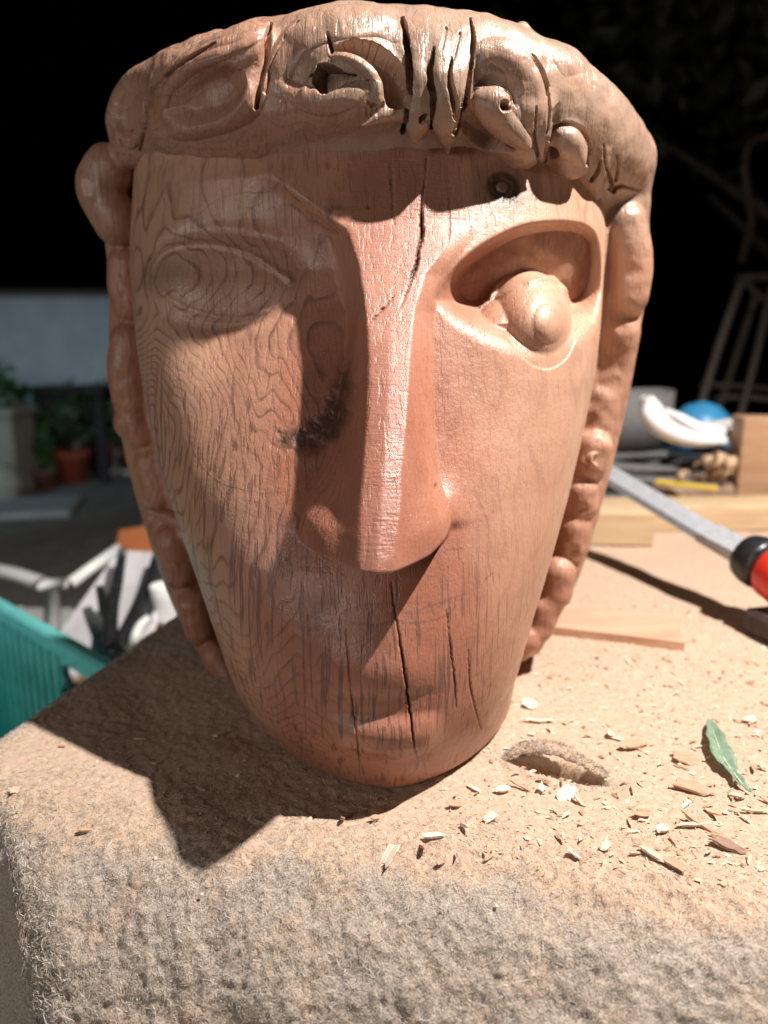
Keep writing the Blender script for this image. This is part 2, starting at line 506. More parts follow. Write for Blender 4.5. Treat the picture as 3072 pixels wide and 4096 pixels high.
uu = np.clip(uu, 0, 1)
ex_ = np.interp(ZG, [zt, zt+.045, zt+.10], [.62, .8, 1.05])
ridge = 1 + .05*np.clip(1-np.abs((XG-(rl+rr)/2)/((rr-rl)/2+1e-6)), 0, 1)
bot = poly([(1180,2140,.003),(1215,2195,.010),(1280,2245,.020),(1360,2285,.033),(1440,2318,.043),(1560,2332,.046),(1640,2312,.042),(1720,2258,.027),(1780,2185,.012),(1812,2120,.003)])
o2 = np.argsort(bot[:, 0]); zb = np.interp(XG, bot[o2, 0], bot[o2, 1])
low_ = smooth(-.0015, .0055, ZG-zb)
HN = Hn*uu**ex_*ridge*np.where(uu < 1, 1, 1)
for (wx, wy, hh, am, sg) in ((1262,2105,.012,.006,.0130),(1742,2075,.012,.008,.0130)):
    gx, gz = fp(float(wx), float(wy), hh)
    HN += am*np.exp(-((XG-gx)**2+(ZG-gz)**2)/sg**2)
tipz = fp(1540., 2230., .045)[1]
HN *= low_
HN = blur(HN, 2)
nose_mask = (HN > .0035) & (ZG < fp(1560., 1150.)[1])
H += HN
# --- mouth, lips, chin
def zrow(py, px=1520., h=0.0): return float(fp(np.array(px), np.array(float(py)), h)[1])
zu, zl0, zl1, zl2 = zrow(2775), zrow(2865), zrow(2905), zrow(3010)
xm0 = fp(1535., 2850.)[0]
wx_ = np.clip((XG-xm0)/.036, -1.5, 1.5)
lipw = smooth(1.0, .6, np.abs(wx_))
sag = .0012*wx_**2
groove = smooth(zrow(2745), zrow(2800), ZG)*smooth(zrow(2905), zrow(2860), ZG)
H -= .0012*groove*lipw
Hlip = .0050*smooth(zrow(2850), zrow(2945), ZG+sag)*smooth(zrow(3050), zrow(2975), ZG)*lipw
H += Hlip
lip_mask = (Hlip > .0012)
H += .0025*np.exp(-((ZG-zu-.012)/.012)**2)*smooth(1.3, .2, np.abs(wx_))     # the upper lip swells out
# --- cheek planes, knots, hand-carved unevenness
H += .0003*vnoise(XG, ZG, 45, 3) + .0008*vnoise(XG, ZG, 22, 4)
knot = poly([(1095,1745),(1180,1715),(1265,1685),(1320,1580),(1370,1470),(1395,1480),(1392,1600),(1375,1740),(1310,1800),(1200,1812),(1110,1800)], .004)
sk = poly_sd(XG, ZG, knot)
dark_mark = .88*smooth(-.005, .005, sk + .003*vnoise(XG, ZG, 260, 5) + .0015*vnoise(XG, ZG, 600, 15))
H += dark_mark*(-.0015 + .0008*vnoise(XG, ZG, 300, 6) + .0003*vnoise(XG, ZG, 900, 7))
kx, kz = fp(2012., 748.); dk = np.hypot((XG-kx)*.85, ZG-kz)
whorl = smooth(.0036, .0022, dk)
dark_mark = np.maximum(dark_mark, 1.0*smooth(.0125, .0075, dk)*(1-whorl))
dark_mark = np.maximum(dark_mark, .45*smooth(.022, .011, dk))
H -= .0012*smooth(.006, .004, dk) - .0016*whorl
for (dx_, dy_, rr_) in ((1880,1010-95,.0022),(1470,2000-1170,.002),(1735,1145+780,.0015)):
    a_, b_ = fp(float(dx_), float(dy_)); dark_mark = np.maximum(dark_mark, .7*smooth(rr_, rr_*.4, np.hypot(XG-a_, ZG-b_)))
sx_, sz_ = fp(640., 1100.); dark_mark = np.maximum(dark_mark, .42*np.exp(-(((XG-sx_)/.022)**2+((ZG-sz_)/.012)**2)**1.5))  # darker oval over the outer corner of the left eye
# --- cracks (checks in the log)
crack = np.zeros_like(H)
CRK = [([(1712,610),(1706,700),(1694,780),(1690,860),(1692,930),(1676,990),(1668,1050),(1646,1110),(1628,1165),(1600,1230)], [6,7,7,15,24,16,20,12,8,2], .012),
       ([(1576,1188),(1540,1232),(1500,1275),(1478,1296)], [3,9,7,2], .0),
       ([(1566,2336),(1580,2450),(1600,2580),(1618,2700),(1640,2850),(1655,2960),(1668,3040)], [5,8,11,11,12,8,2], .003),
       ([(1385,2520),(1398,2680),(1408,2800),(1432,2960),(1440,3100)], [2,4,5,5,2], .0),
       ([(1785,2440),(1797,2560),(1815,2700),(1825,2830)], [2,4,5,2], .0),
       ([(1872,2600),(1880,2740),(1900,2830),(1925,2920)], [2,5,6,2], .0),
       ([(1214,2650),(1222,2800),(1224,2960)], [2,4,2], .0),
       ([(1566,640),(1570,760),(1574,900)], [3,6,2], .0), ([(1800,800),(1795,900),(1790,990)], [2,4,1], .0)]
for pts, wid, h in CRK:
    P = poly(pts, h); n = 70
    Pr = resample(P, n); Pr[:, 0] += .00022*rng.standard_normal(n)*np.interp(np.arange(n), [0, 5, n-5, n], [0, 1, 1, 0]).clip(0, 1)
    wv = np.interp(np.linspace(0, 1, n), np.linspace(0, 1, len(wid)), wid)*.000068
    wv = wv*np.interp(np.linspace(0, 1, n), np.linspace(0, 1, 13), (1+.28*rng.standard_normal(13)).clip(.45, 1.6))
    d_, w_ = seg_d(XG, ZG, Pr, wv)
    g = smooth(.5*w_+.00050, .5*w_*.5, d_)*(d_ < .01)
    H -= g*(.0004+w_*2.2)
    crack = np.maximum(crack, g*np.clip(w_/.0011, .25, 1))
# --- pencil sketch of the mouth
pencil = np.zeros_like(H)
for pts in ([(1360,2465),(1410,2440),(1480,2425),(1560,2422),(1600,2440),(1640,2462),(1700,2440),(1770,2418),(1830,2395),(1880,2380)],
            [(1350,2485),(1420,2500),(1500,2508),(1570,2492),(1620,2490)],[(1610,2500),(1660,2498),(1730,2490),(1790,2470),(1825,2435)],
            [(1640,2460),(1720,2455),(1790,2415)],[(1200,2518),(1260,2520),(1318,2538)],[(1225,2470),(1228,2545)],[(1228,2470),(1310,2495)],[(1230,2530),(1290,2528)],
            [(1720,2420),(1735,2460)],[(1755,2215),(1800,2205),(1850,2200)],[(1940,2330),(1975,2300)]):
    d_, _ = seg_d(XG, ZG, resample(poly(pts, .003), 40))
    pencil = np.maximum(pencil, .45*smooth(.00095, .0002, d_))
H *= front
Y3 = YG - H
V = np.stack([XG, Y3, ZG], -1).reshape(-1, 3) - HOFF

Xf = XG; xr = XG + .004
heart = .90*np.exp(-(xr/.060)**2)*smooth(.33, .10, ZG) + .75*np.exp(-(xr/.085)**2)
heart = heart + .35*np.exp(-((XG+.05)/.04)**2-((ZG-.22)/.05)**2)
ringamt = .25 + .75*smooth(-.02, -.07, XG)*smooth(.12, .2, ZG) + .25*smooth(.30, .34, ZG) + (.55+.1*smooth(.17, .25, ZG))*smooth(-.01, -.05, XG)
fleckamt = .03 + .09*smooth(.03, -.02, XG) + .85*smooth(.16, .11, ZG)*np.exp(-((XG-.005)/.07)**4) + .75*smooth(-.04, -.09, XG)*smooth(.26, .22, ZG) + .25*smooth(.3, .34, ZG)
fleckamt *= 1-.7*(HN > .004)
tool = np.clip(.12 + .9*(uu >= 1)*smooth(zt, zt+.01, ZG)*(ZG < .37) + .25*(H > .03), 0, 1)
attrs = dict(grey=np.zeros(H.shape), gouge=.02+.18*(H < -.006), heart=heart, ringamt=ringamt, fleckamt=fleckamt, dark_mark=dark_mark, whorl=whorl, pencil=pencil, crack=crack, tool=blur(tool, 3))
attrs = {k: np.clip(v_, 0, 1).ravel() for k, v_ in attrs.items()}
wlow = smooth(.285, .205, ZG)*smooth(-.005, -.05, XG)
swirl = .030*np.exp(-(ql/1.30)**2) - .85*wlow*(XG+.05) + .0055*wlow*vnoise(XG*2.0, ZG*.55, 40, 71) + .0013*vnoise(XG*2, ZG*.5, 90, 72)*smooth(.0, -.05, XG)
swirl += .004*np.exp(-(((XG+.055)/.02)**2+((ZG-.20)/.03)**2))
attrs['swirl'] = swirl.ravel()
I = np.arange(NT_*NZ_).reshape(NZ_, NT_)
Q = np.stack([I[:-1, :-1], I[:-1, 1:], I[1:, 1:], I[1:, :-1]], -1).reshape(-1, 4)
lab = np.zeros(H.shape, int)
lab[nose_mask] = 1
lab[(se > -.001)] = 2
lab[(ql < 1.0)] = 3
lab[lip_mask] = 4
lq = lab[:-1, :-1].ravel()

# smooth normals of the whole relief, so the parts meet without a seam
Vg = V.reshape(NZ_, NT_, 3)
def part_from(name, V, Q, sel, attrs, mat, parent, label=None):
    q = Q[sel]; ids, inv = np.unique(q, return_inverse=True)
    o = mesh_np(name, V[ids], inv.reshape(q.shape), mat, parent, True, {k: a[ids] for k, a in attrs.items()})
    if label: o['label'] = label
    return o, ids
def vnormals(V, Q):
    A, B, C, D = (V[Q[:, i]] for i in range(4))
    n = np.cross(C-A, D-B); N = np.zeros_like(V)
    for i in range(4): np.add.at(N, Q[:, i], n)
    return N/(np.linalg.norm(N, axis=1, keepdims=True)+1e-12)
NV = vnormals(V, Q)
for k, nm, lb in ((0, 'face', None), (1, 'nose', None), (2, 'eye', 'finished bulging eye with a carved iris'), (3, 'eye', 'unfinished flat eye ringed by wood grain'), (4, 'lower_lip', None)):
    o, ids = part_from(nm, V, Q, lq == k, attrs, M_WOOD, HEAD, lb)
    o.data.normals_split_custom_set_from_vertices(NV[ids].tolist())

# ---- hair: one solid of carved locks, meshed from a distance field, then cut into its locks
VX = .00125
LO = np.array([-.245, .385, -.004]); DIM = np.ceil((np.array([.245, .775, .480])-LO)/VX).astype(int)
S = np.full(DIM, .05, np.float32); LAB = np.zeros(DIM, np.int8)
def window(lo, hi, m):
    a = np.maximum(((lo-m-LO)/VX).astype(int), 0); b = np.minimum(((hi+m-LO)/VX).astype(int)+2, DIM)
    if (b <= a).any(): return None
    sl = tuple(slice(i, j) for i, j in zip(a, b))
    g = [LO[i]+VX*np.arange(a[i], b[i], dtype=np.float32) for i in range(3)]
    return sl, (g[0][:, None, None], g[1][None, :, None], g[2][None, None, :])
def cone_d(G, a, b, ra, rb):
    d = b-a; L = float(d@d)+1e-9
    t = np.clip(((G[0]-a[0])*d[0]+(G[1]-a[1])*d[1]+(G[2]-a[2])*d[2])/L, 0, 1)
    return np.sqrt((G[0]-a[0]-t*d[0])**2+(G[1]-a[1]-t*d[1])**2+(G[2]-a[2]-t*d[2])**2)-(ra+t*(rb-ra))
def join(sl, d, k, lab):
    s = S[sl]; h = np.clip(.5+.5*(s-d)/k, 0, 1)
    if lab is not None:
        L = LAB[sl]; L[d < s] = lab
    S[sl] = (s*(1-h)+d*h-k*h*(1-h)).astype(np.float32)
def carve(sl, d, k):
    s = S[sl]; h = np.clip(.5-.5*(s+d)/k, 0, 1)
    S[sl] = (s*(1-h)-d*h+k*h*(1-h)).astype(np.float32)
def chain3(pts):                                    # list of (xyz, r)
    lo = np.min([p-r for p, r in pts], 0); hi = np.max([p+r for p, r in pts], 0)
    return lo, hi
def lobe(pts, k=.004, lab=0, cut=False, fine=True):
    pts = [(np.asarray(p, float), r) for p, r in pts]
    if fine and len(pts) > 2:
        A = resample(np.array([[*p, r] for p, r in pts]), 5*(len(pts)-1)+1); pts = [(a[:3], a[3]) for a in A]
    lo, hi = chain3(pts); w = window(lo, hi, .012)
    if w is None: return
    sl, G = w; d = None
    for (a, ra), (b, rb) in zip(pts[:-1], pts[1:]):
        q = cone_d(G, a, b, ra, rb); d = q if d is None else np.minimum(d, q)
    if len(pts) == 1: d = cone_d(G, pts[0][0], pts[0][0], pts[0][1], pts[0][1])
    (carve(sl, d, k) if cut else join(sl, d, k, lab))
def ellip(c, r, k, lab, cut=False):
    c = np.asarray(c, float); r = np.asarray(r, float); w = window(c-r, c+r, .012)
    sl, G = w
    q = np.sqrt(((G[0]-c[0])/r[0])**2+((G[1]-c[1])/r[1])**2+((G[2]-c[2])/r[2])**2)
    d = (q-1)*r.min(); (carve(sl, d, k) if cut else join(sl, d, k, lab))
def yfr(px):                                        # depth of the forehead surface across the picture
    s = np.clip(abs(px-1480)/960, 0, .97); return .474+.135*(1-math.sqrt(1-s*s))
def fr(px, py, out, rpx):                           # a ball on the fringe: out metres in front of the forehead
    P = at_y(px, py, yfr(px)-out); f = project(P)[2]; return P, rpx*f/FPX
def sd_(px, py, Y, rpx):
    P = at_y(px, py, Y); f = project(P)[2]; return P, rpx*f/FPX
NAMES = ['crown']
def new(nm): NAMES.append(nm); return len(NAMES)-1
# crown and the mass behind the face
lobe([((0, .575, .03), .078), ((0, .60, .12), .098), ((-.003, .61, .22), .122), ((-.003, .62, .32), .142)], .01, 0)
ellip((-.003, .605, .335), (.168, .130, .112), .01, 0)
# the body of the log between the face and the side hair
_R = np.array([sd_(*p)[0] for p in ((2478,800,.588,1),(2474,1100,.588,1),(2436,1350,.588,1),(2386,1650,.588,1),(2316,1950,.584,1),(2224,2280,.578,1),(2108,2560,.565,1))])
_L = np.array([sd_(*p)[0] for p in ((480,760,.598,1),(535,1100,.598,1),(540,1450,.598,1),(592,1800,.598,1),(684,2150,.594,1),(786,2450,.584,1),(918,2720,.57,1))])
for z_ in np.linspace(.055, .33, 9):
    r_ = .050 if z_ > .1 else .042
    xr_ = np.interp(z_, _R[::-1, 2], _R[::-1, 0])-.057; xl_ = np.interp(z_, _L[::-1, 2], _L[::-1, 0])+.057
    for y_ in (.598, .620): lobe([((xl_, y_, z_), r_), ((xr_, y_, z_), r_)], .015, 0, fine=False)
# fringe base: a fat roll whose outline is the outline of the hair
BX = [500, 600, 800, 1000, 1180, 1300, 1450, 1600, 1850, 2000, 2200, 2400, 2500]
BT = [420, 262, 165, 112, 108, 76, 60, 66, 84, 126, 240, 410, 570]
BB = [580, 575, 600, 640, 670, 680, 680, 660, 600, 640, 735, 845, 850]
BO = -.014
def bo(px): return float(np.interp(px, [600, 800, 1000, 1180, 1600, 1750, 1950, 2500], [BO+.006, BO+.002, BO-.008, BO-.014, BO-.013, BO-.002, BO+.008, BO+.008]))
def b_geo(px): t = np.interp(px, BX, BT); q = np.interp(px, BX, BB); return (t+q)/2, (q-t)/2
lobe([fr(px, b_geo(px)[0], bo(px), b_geo(px)[1]-10-30*float(px < 1000)) for px in np.linspace(600, 2440, 16)], .012, 0)
def b_tilt(px):                                     # the roll recedes towards the temples: its skin lies further out there
    q = np.clip(abs(px-1480)/960, 0, .95); return math.sqrt(1+(.86*q)**2/(1-q*q))
def b_front(px, py):
    yc, r = b_geo(px); d = min(abs(py-yc)/(r-10), .97)
    return bo(px) + (r-10)*math.sqrt(1-d*d)*.000158*min(b_tilt(px), 1.7)
def lk(px, py, prot, rpx):                          # a ball on the roll, standing prot mm proud of it
    m = min(b_tilt(px), 1.7)
    return fr(px, py, b_front(px, py) + m*(prot*.0014 - rpx*.000155), rpx)
def lc(px, py, deep, rpx):                          # a cutter that bites deep mm into the roll
    m = min(b_tilt(px), 1.7)
    return fr(px, py, b_front(px, py) + m*(rpx*.000155 - deep*.0014 - .0005), rpx)
def groove(pts, k):                                 # a gouge cut: the cutter is swept inwards from the skin
    r0 = min(p[3] for p in pts)*.000155; dm = max(p[2] for p in pts)*.0014
    for j in np.linspace(0, 1, int(dm/r0)+2):
        lobe([lc(px, py, dp*j, rp) for px, py, dp, rp in pts], k, cut=True)
def surf_out(px, py):                               # how far in front of the forehead the solid's skin lies at a photo pixel
    o_ = np.linspace(.085, -.03, 160)
    P = np.array([fr(px, py, float(o), 1)[0] for o in o_]); i = np.clip(((P-LO)/VX).round().astype(int), 0, DIM-1)
    v = S[i[:, 0], i[:, 1], i[:, 2]]; k = np.argmax(v < 0)
    return float(o_[k]) if v[k] < 0 else -.02
def sgroove(pts, k):                                # gouge measured from the skin as it is now
    so = [surf_out(p[0], p[1]) for p in pts]; r0 = min(p[3] for p in pts)*.000155; dm = max(p[2] for p in pts)*.001
    for j in np.linspace(0, 1, int(dm/r0)+2):
        lobe([fr(px, py, o + rp*.000155 - dp*j*.001, rp) for (px, py, dp, rp), o in zip(pts, so)], k, cut=True)
# locks of the fringe, left to right
n = new('hair_lock'); lobe([fr(530,585,.012,82), fr(512,470,.012,84), fr(585,370,.008,90), fr(720,285,.000,85), fr(880,210,-.012,80)], .0035, n)
lobe([fr(560,480,.040,55), fr(570,560,.042,50)], .008, cut=True)
n = new('hair_lock'); lobe([fr(700,470,.017,98), fr(780,350,.022,112), fr(900,262,.019,112), fr(1020,215,.012,108), fr(1090,240,.002,90)], .003, n)
lobe([fr(830,450,.012,105), fr(1000,430,.010,105)], .012, n)
lobe([fr(620,545,-.004,95), fr(800,520,-.002,105), fr(1000,500,-.004,105), fr(1150,480,-.006,95)], .022, n)
n = new('hair_lock'); lobe([sd_(1140,140,.53,60), sd_(1030,165,.55,78)], .004, n)
n = CURL_C = new('curl'); lobe([lk(1130,430,2,80), lk(1095,310,3,85), lk(1170,195,3,85), lk(1300,130,3,78), lk(1450,110,3,72), lk(1570,150,2.5,66), lk(1640,250,2,52)], .006, n)
lobe([lk(1150,440,2,60), lk(1300,425,3,62), lk(1450,410,4,66), lk(1560,370,4,66), lk(1450,280,5,90), lk(1320,300,4,90)], .012, n)
# the underside of the fringe on the left and centre: cut back flat, so that the front of the roll stands upright
UX = [480, 700, 900, 1050, 1180, 1450, 1620, 1680]; UP = [640, 560, 515, 478, 455, 448, 470, 600]
gx_ = LO[0]+VX*np.arange(DIM[0], dtype=np.float32)
pxs = 1536 + gx_/.44*FPX
fz = np.array([at_y(p, np.interp(p, UX, UP), .445)[2] for p in pxs], np.float32)
ix1 = int(np.searchsorted(pxs, 1690)); jy = slice(0, int((.520-LO[1])/VX)); kz = slice(int((.33-LO[2])/VX), DIM[2])
yy_ = (LO[1]+VX*np.arange(DIM[1], dtype=np.float32)[jy])[None, :, None]; zz_ = zcut_ = (LO[2]+VX*np.arange(DIM[2], dtype=np.float32)[kz])[None, None, :]
pl_ = (fz[:ix1, None, None] - .62*(yy_-.445) - zz_)*.82
ss_ = S[:ix1, jy, kz]; h_ = np.clip(.5-.5*(ss_-pl_)/.006, 0, 1)
S[:ix1, jy, kz] = (ss_*(1-h_)+pl_*h_+.006*h_*(1-h_)).astype(np.float32)
lobe([lk(1605,440,5,40), lk(1540,465,6,28), lk(1450,502,7,7)], .002, n)
STR = []
for pts in ([(1692,105,-.5,60),(1688,170,3,56),(1680,300,5,50),(1676,430,5,46),(1668,500,5,40),(1658,570,5,9)],
            [(1765,115,-.5,52),(1758,190,3,50),(1764,320,5.5,48),(1774,440,6,46),(1784,530,6,36),(1793,606,6,6)],
            [(1846,125,-.5,48),(1838,210,2.5,46),(1826,320,4.5,42),(1814,430,5,34),(1806,500,5,18)]):
    n = new('hair_strand'); STR.append(n); lobe([lk(*p) for p in pts], .005, n)
n = CURL_R = new('curl')
lobe([lk(1935,180,2,85), lk(2010,230,3,88), lk(2080,330,2.5,80), lk(2110,450,2,70)], .008, n)
lobe([lk(1985,430,3,92), lk(2040,510,3,96), lk(2090,590,3,80)], .008, n)
n = LOCK_F = new('hair_lock'); lobe([lk(2085,135,1,40), lk(2160,255,2,38), lk(2185,390,2.5,34), lk(2180,520,3,30), lk(2172,648,3.5,7)], .005, n)
n = LOCK_G = new('hair_lock'); lobe([lk(2290,370,1.5,85), lk(2350,500,1.5,80), lk(2370,640,2,58), lk(2390,785,3,10)], .006, n)
n = CURL_S = new('curl'); lobe([lk(2265,570,2.5,66), lk(2290,650,2,64)], .006, n)
n = new('hair_lock'); lobe([fr(2420,420,-.006,70), fr(2476,540,-.006,80), fr(2490,650,-.004,76), fr(2498,720,-.004,72)], .0035, n)
n = new('hair_lock'); lobe([fr(2478,800,.004,60), fr(2520,800,-.004,58)], .002, n)
lobe([fr(2430,745,.030,14), fr(2500,755,.030,12), fr(2560,765,.02,10)], .003, cut=True)
# the strips of hair down both sides, then their locks
lobe([sd_(*p) for p in ((2478,800,.588,112),(2474,1100,.588,114),(2436,1350,.588,113),(2386,1650,.588,108),(2316,1950,.584,103),(2224,2280,.578,92),(2108,2560,.565,66))], .01, new('hair_lock'))
RL = [[(2500,900,.57,84),(2525,1060,.57,84),(2515,1190,.57,76)], [(2480,1330,.575,80),(2450,1480,.58,76),(2425,1600,.58,72)],
      [(2410,1600,.575,66),(2395,1700,.575,70)], [(2380,1790,.565,70),(2360,1850,.565,70)], [(2375,1840,.54,36)], [(2325,1960,.565,66),(2325,2020,.565,66)], [(2300,2110,.565,66),(2285,2180,.565,64)],
      [(2235,2290,.56,68),(2225,2370,.56,64)], [(2180,2430,.56,62),(2160,2510,.56,56)], [(2110,2560,.555,54),(2080,2600,.555,44)]]
for L in RL:
    n = new('hair_lock'); lobe([sd_(*p) for p in L], .004, n)
lobe([sd_(2395,1835,.49,24), sd_(2395,1840,.54,22)], .002, cut=True)
for (a, b, c, r_) in ((2470,1560,.53,30),(2445,1700,.53,34),(2420,1800,.52,28),(2310,2060,.53,26),(2270,2230,.53,26)):
    lobe([sd_(a, b, c, r_), sd_(a+25, b-15, c+.02, r_)], .003, cut=True)
lobe([sd_(*p) for p in ((480,760,.598,92),(535,1100,.598,94),(540,1450,.598,94),(592,1800,.598,90),(684,2150,.594,84),(786,2450,.584,72),(918,2720,.57,50))], .01, new('hair_lock'))
LL = [[(435,680,.575,100),(405,760,.575,96),(470,890,.575,92)], [(500,1060,.58,68),(505,1150,.58,72),(520,1220,.58,66)], [(520,1370,.58,76),(512,1470,.58,80),(530,1600,.58,78)],
      [(530,1690,.58,74),(560,1730,.58,70)], [(610,1860,.58,70),(640,1980,.58,66)], [(690,2170,.575,76),(720,2290,.575,68)], [(770,2420,.57,64),(800,2520,.57,60)], [(860,2620,.565,54),(910,2700,.56,48)]]
for L in LL:
    n = new('hair_lock'); lobe([sd_(*p) for p in L], .004, n)
n = new('hair_lock'); lobe([sd_(575,2036,.56,6), sd_(640,2058,.56,22), sd_(720,2085,.56,30)], .002, n)
lobe([sd_(440,800,.49,52), sd_(455,830,.52,52)], .008, cut=True)
S = np.maximum(S, (LO[1]+VX*np.arange(DIM[1], dtype=np.float32)-.640)[None, :, None])   # sawn flat behind
# keep the solid above the bench
zcut = LO[2]+VX*np.arange(DIM[2], dtype=np.float32)
S = np.maximum(S, (-zcut)[None, None, :])

def surface_nets(S):
    ins = S < 0
    c = [(i, j, k) for i in (0, 1) for j in (0, 1) for k in (0, 1)]
    cnt = np.zeros(np.array(S.shape)-1, np.int8)
    for i, j, k in c:
        cnt += ins[i:S.shape[0]-1+i, j:S.shape[1]-1+j, k:S.shape[2]-1+k]
    act = (cnt > 0) & (cnt < 8)
    idx = np.argwhere(act)
    val = {o: S[idx[:,0]+o[0], idx[:,1]+o[1], idx[:,2]+o[2]] for o in c}
    acc = np.zeros((len(idx), 3)); num = np.zeros(len(idx))
    for a in c:
        for ax in range(3):
            if a[ax] == 0:
                b = list(a); b[ax] = 1; b = tuple(b)
                va, vb = val[a], val[b]; cr = (va < 0) != (vb < 0)
                t = np.where(cr, va/(va-vb+1e-12), 0)
                p = np.array(a, float)[None].repeat(len(idx), 0); p[:, ax] += t
                acc[cr] += p[cr]; num[cr] += 1
    V = idx + acc/num[:, None]
    ids = np.full(act.shape, -1, np.int32); ids[tuple(idx.T)] = np.arange(len(idx))
    faces = []
    for ax in range(3):
        o1, o2 = [(1, 2), (2, 0), (0, 1)][ax]
        lo = [slice(1, S.shape[i]-1) for i in range(3)]; hi = list(lo)
        lo[ax] = slice(0, S.shape[ax]-1); hi[ax] = slice(1, S.shape[ax])
        A = ins[tuple(lo)]; B = ins[tuple(hi)]
        e = np.argwhere(A != B); base = e.copy()
        for i in range(3):
            if i != ax: base[:, i] += 1
        def cid(d1, d2):
            q = base.copy(); q[:, o1] -= d1; q[:, o2] -= d2; return ids[tuple(q.T)]
        f = np.stack([cid(1, 1), cid(0, 1), cid(0, 0), cid(1, 0)], 1)
        flip = ~A[tuple(e.T)]
        f[flip] = f[flip][:, ::-1]
        faces.append(f)
    F = np.concatenate(faces); F = F[(F >= 0).all(1)]
    return V, F, idx
HV, HF, hidx = surface_nets(S)
HV = LO + HV*VX
def laplace(V, F, n, lam=.5):
    e = np.concatenate([F[:, [0, 1]], F[:, [1, 2]], F[:, [2, 3]], F[:, [3, 0]]])
    deg = np.bincount(e[:, 0], minlength=len(V)) + np.bincount(e[:, 1], minlength=len(V))
    for _ in range(n):
        A = np.stack([np.bincount(e[:, 0], V[e[:, 1], i], len(V)) + np.bincount(e[:, 1], V[e[:, 0], i], len(V)) for i in range(3)], 1)
        V = V + lam*(A/np.maximum(deg, 1)[:, None]-V)
    return V
HV = laplace(HV, HF, 1)
# hand-carved unevenness of the locks
HV[:, 1] += .0006*vnoise(HV[:, 0], HV[:, 2], 120, 21)
HV[:, 2] += .0006*vnoise(HV[:, 0], HV[:, 1], 120, 23)
hl = LAB[tuple(hidx.T)]
def tidy(lab, F, frac=.2):                          # islands of a lock that got cut off join their neighbour
    e = np.concatenate([F[:, [0, 1]], F[:, [1, 2]], F[:, [2, 3]], F[:, [3, 0]]])
    for rnd in range(3):
        same = lab[e[:, 0]] == lab[e[:, 1]]; a, b = e[same].T
        comp = np.arange(len(lab))
        while True:
            m = np.minimum(comp[a], comp[b]); old = comp.copy()
            np.minimum.at(comp, a, m); np.minimum.at(comp, b, m); comp = comp[comp]; comp = comp[comp]
            if (comp == old).all(): break
        ids, inv, cnt = np.unique(comp, return_inverse=True, return_counts=True)
        cl_ = lab[ids]; big = np.zeros(lab.max()+1, int); np.maximum.at(big, cl_, cnt)
        smallc = cnt < big[cl_]
        if not smallc.any(): break
        ed = e[~same]; ed = np.concatenate([ed, ed[:, ::-1]])
        tgt = np.full(len(ids), -1); ok = smallc[inv[ed[:, 0]]]
        tgt[inv[ed[ok, 0]]] = lab[ed[ok, 1]]
        ch = smallc[inv] & (tgt[inv] >= 0)
        lab = np.where(ch, tgt[inv], lab)
    return lab
hl = tidy(hl.astype(int), HF)
# the front of the fringe again, three times finer, with its carving cut in
cF = HV[HF].mean(1); nF = vnormals(HV, HF)
fy = nF[HF].mean(1)
toc = CAM-cF; toc /= np.linalg.norm(toc, axis=1, keepdims=True)
fsel = (cF[:, 1] < .575) & (cF[:, 2] > .335) & ((fy*toc).sum(1) > -.25)
KS = 3
q4 = HV[HF[fsel]]; g = np.linspace(0, 1, KS+1); ga, gb = np.meshgrid(g, g, indexing='ij'); ga = ga[None, ..., None]; gb = gb[None, ..., None]
BP = q4[:, 0, None, None]*(1-ga)*(1-gb) + q4[:, 1, None, None]*ga*(1-gb) + q4[:, 2, None, None]*ga*gb + q4[:, 3, None, None]*(1-ga)*gb
key = np.round(BP.reshape(-1, 3)*1e6).astype(np.int64) + 500000
key = (key[:, 0] << 42) + (key[:, 1] << 21) + key[:, 2]
_, first, inv = np.unique(key, return_index=True, return_inverse=True)
RV = BP.reshape(-1, 3)[first]; inv = inv.reshape(-1, KS+1, KS+1)
RF = np.stack([inv[:, :-1, :-1], inv[:, 1:, :-1], inv[:, 1:, 1:], inv[:, :-1, 1:]], -1).reshape(-1, 4)
rlab = np.repeat(hl[HF[fsel, 0]], KS*KS)
ecount = np.concatenate([np.sort(RF[:, [i, (i+1) % 4]], 1) for i in range(4)])
ek = ecount[:, 0].astype(np.int64)*len(RV)+ecount[:, 1]; uq, cn = np.unique(ek, return_counts=True)
rimv = np.zeros(len(RV), bool); rimv[np.unique(np.concatenate([uq[cn == 1]//len(RV), uq[cn == 1] % len(RV)]))] = True
R0 = RV.copy(); RV = laplace(RV, RF, 4); RV[rimv] = R0[rimv]
RN = vnormals(RV, RF)
PX, PY, _f = project(RV)
def seg_px(pts, vals=None):
    pts = np.asarray(pts, float); m = 130
    sel = np.where((PX > pts[:, 0].min()-m) & (PX < pts[:, 0].max()+m) & (PY > pts[:, 1].min()-m) & (PY < pts[:, 1].max()+m))[0]
    x, y = PX[sel], PY[sel]; b = np.full(len(sel), 999.); v = np.zeros(len(sel))
    for i in range(len(pts)-1):
        d = pts[i+1]-pts[i]; t = np.clip(((x-pts[i, 0])*d[0]+(y-pts[i, 1])*d[1])/(d@d+1e-9), 0, 1)
        q = np.hypot(x-pts[i, 0]-t*d[0], y-pts[i, 1]-t*d[1]); k = q < b; b = np.where(k, q, b)
        if vals is not None: v = np.where(k, vals[i]+t*(vals[i+1]-vals[i]), v)
    D = np.full(len(PX), 999.); D[sel] = b; W = np.zeros(len(PX)); W[sel] = v
    return D, W
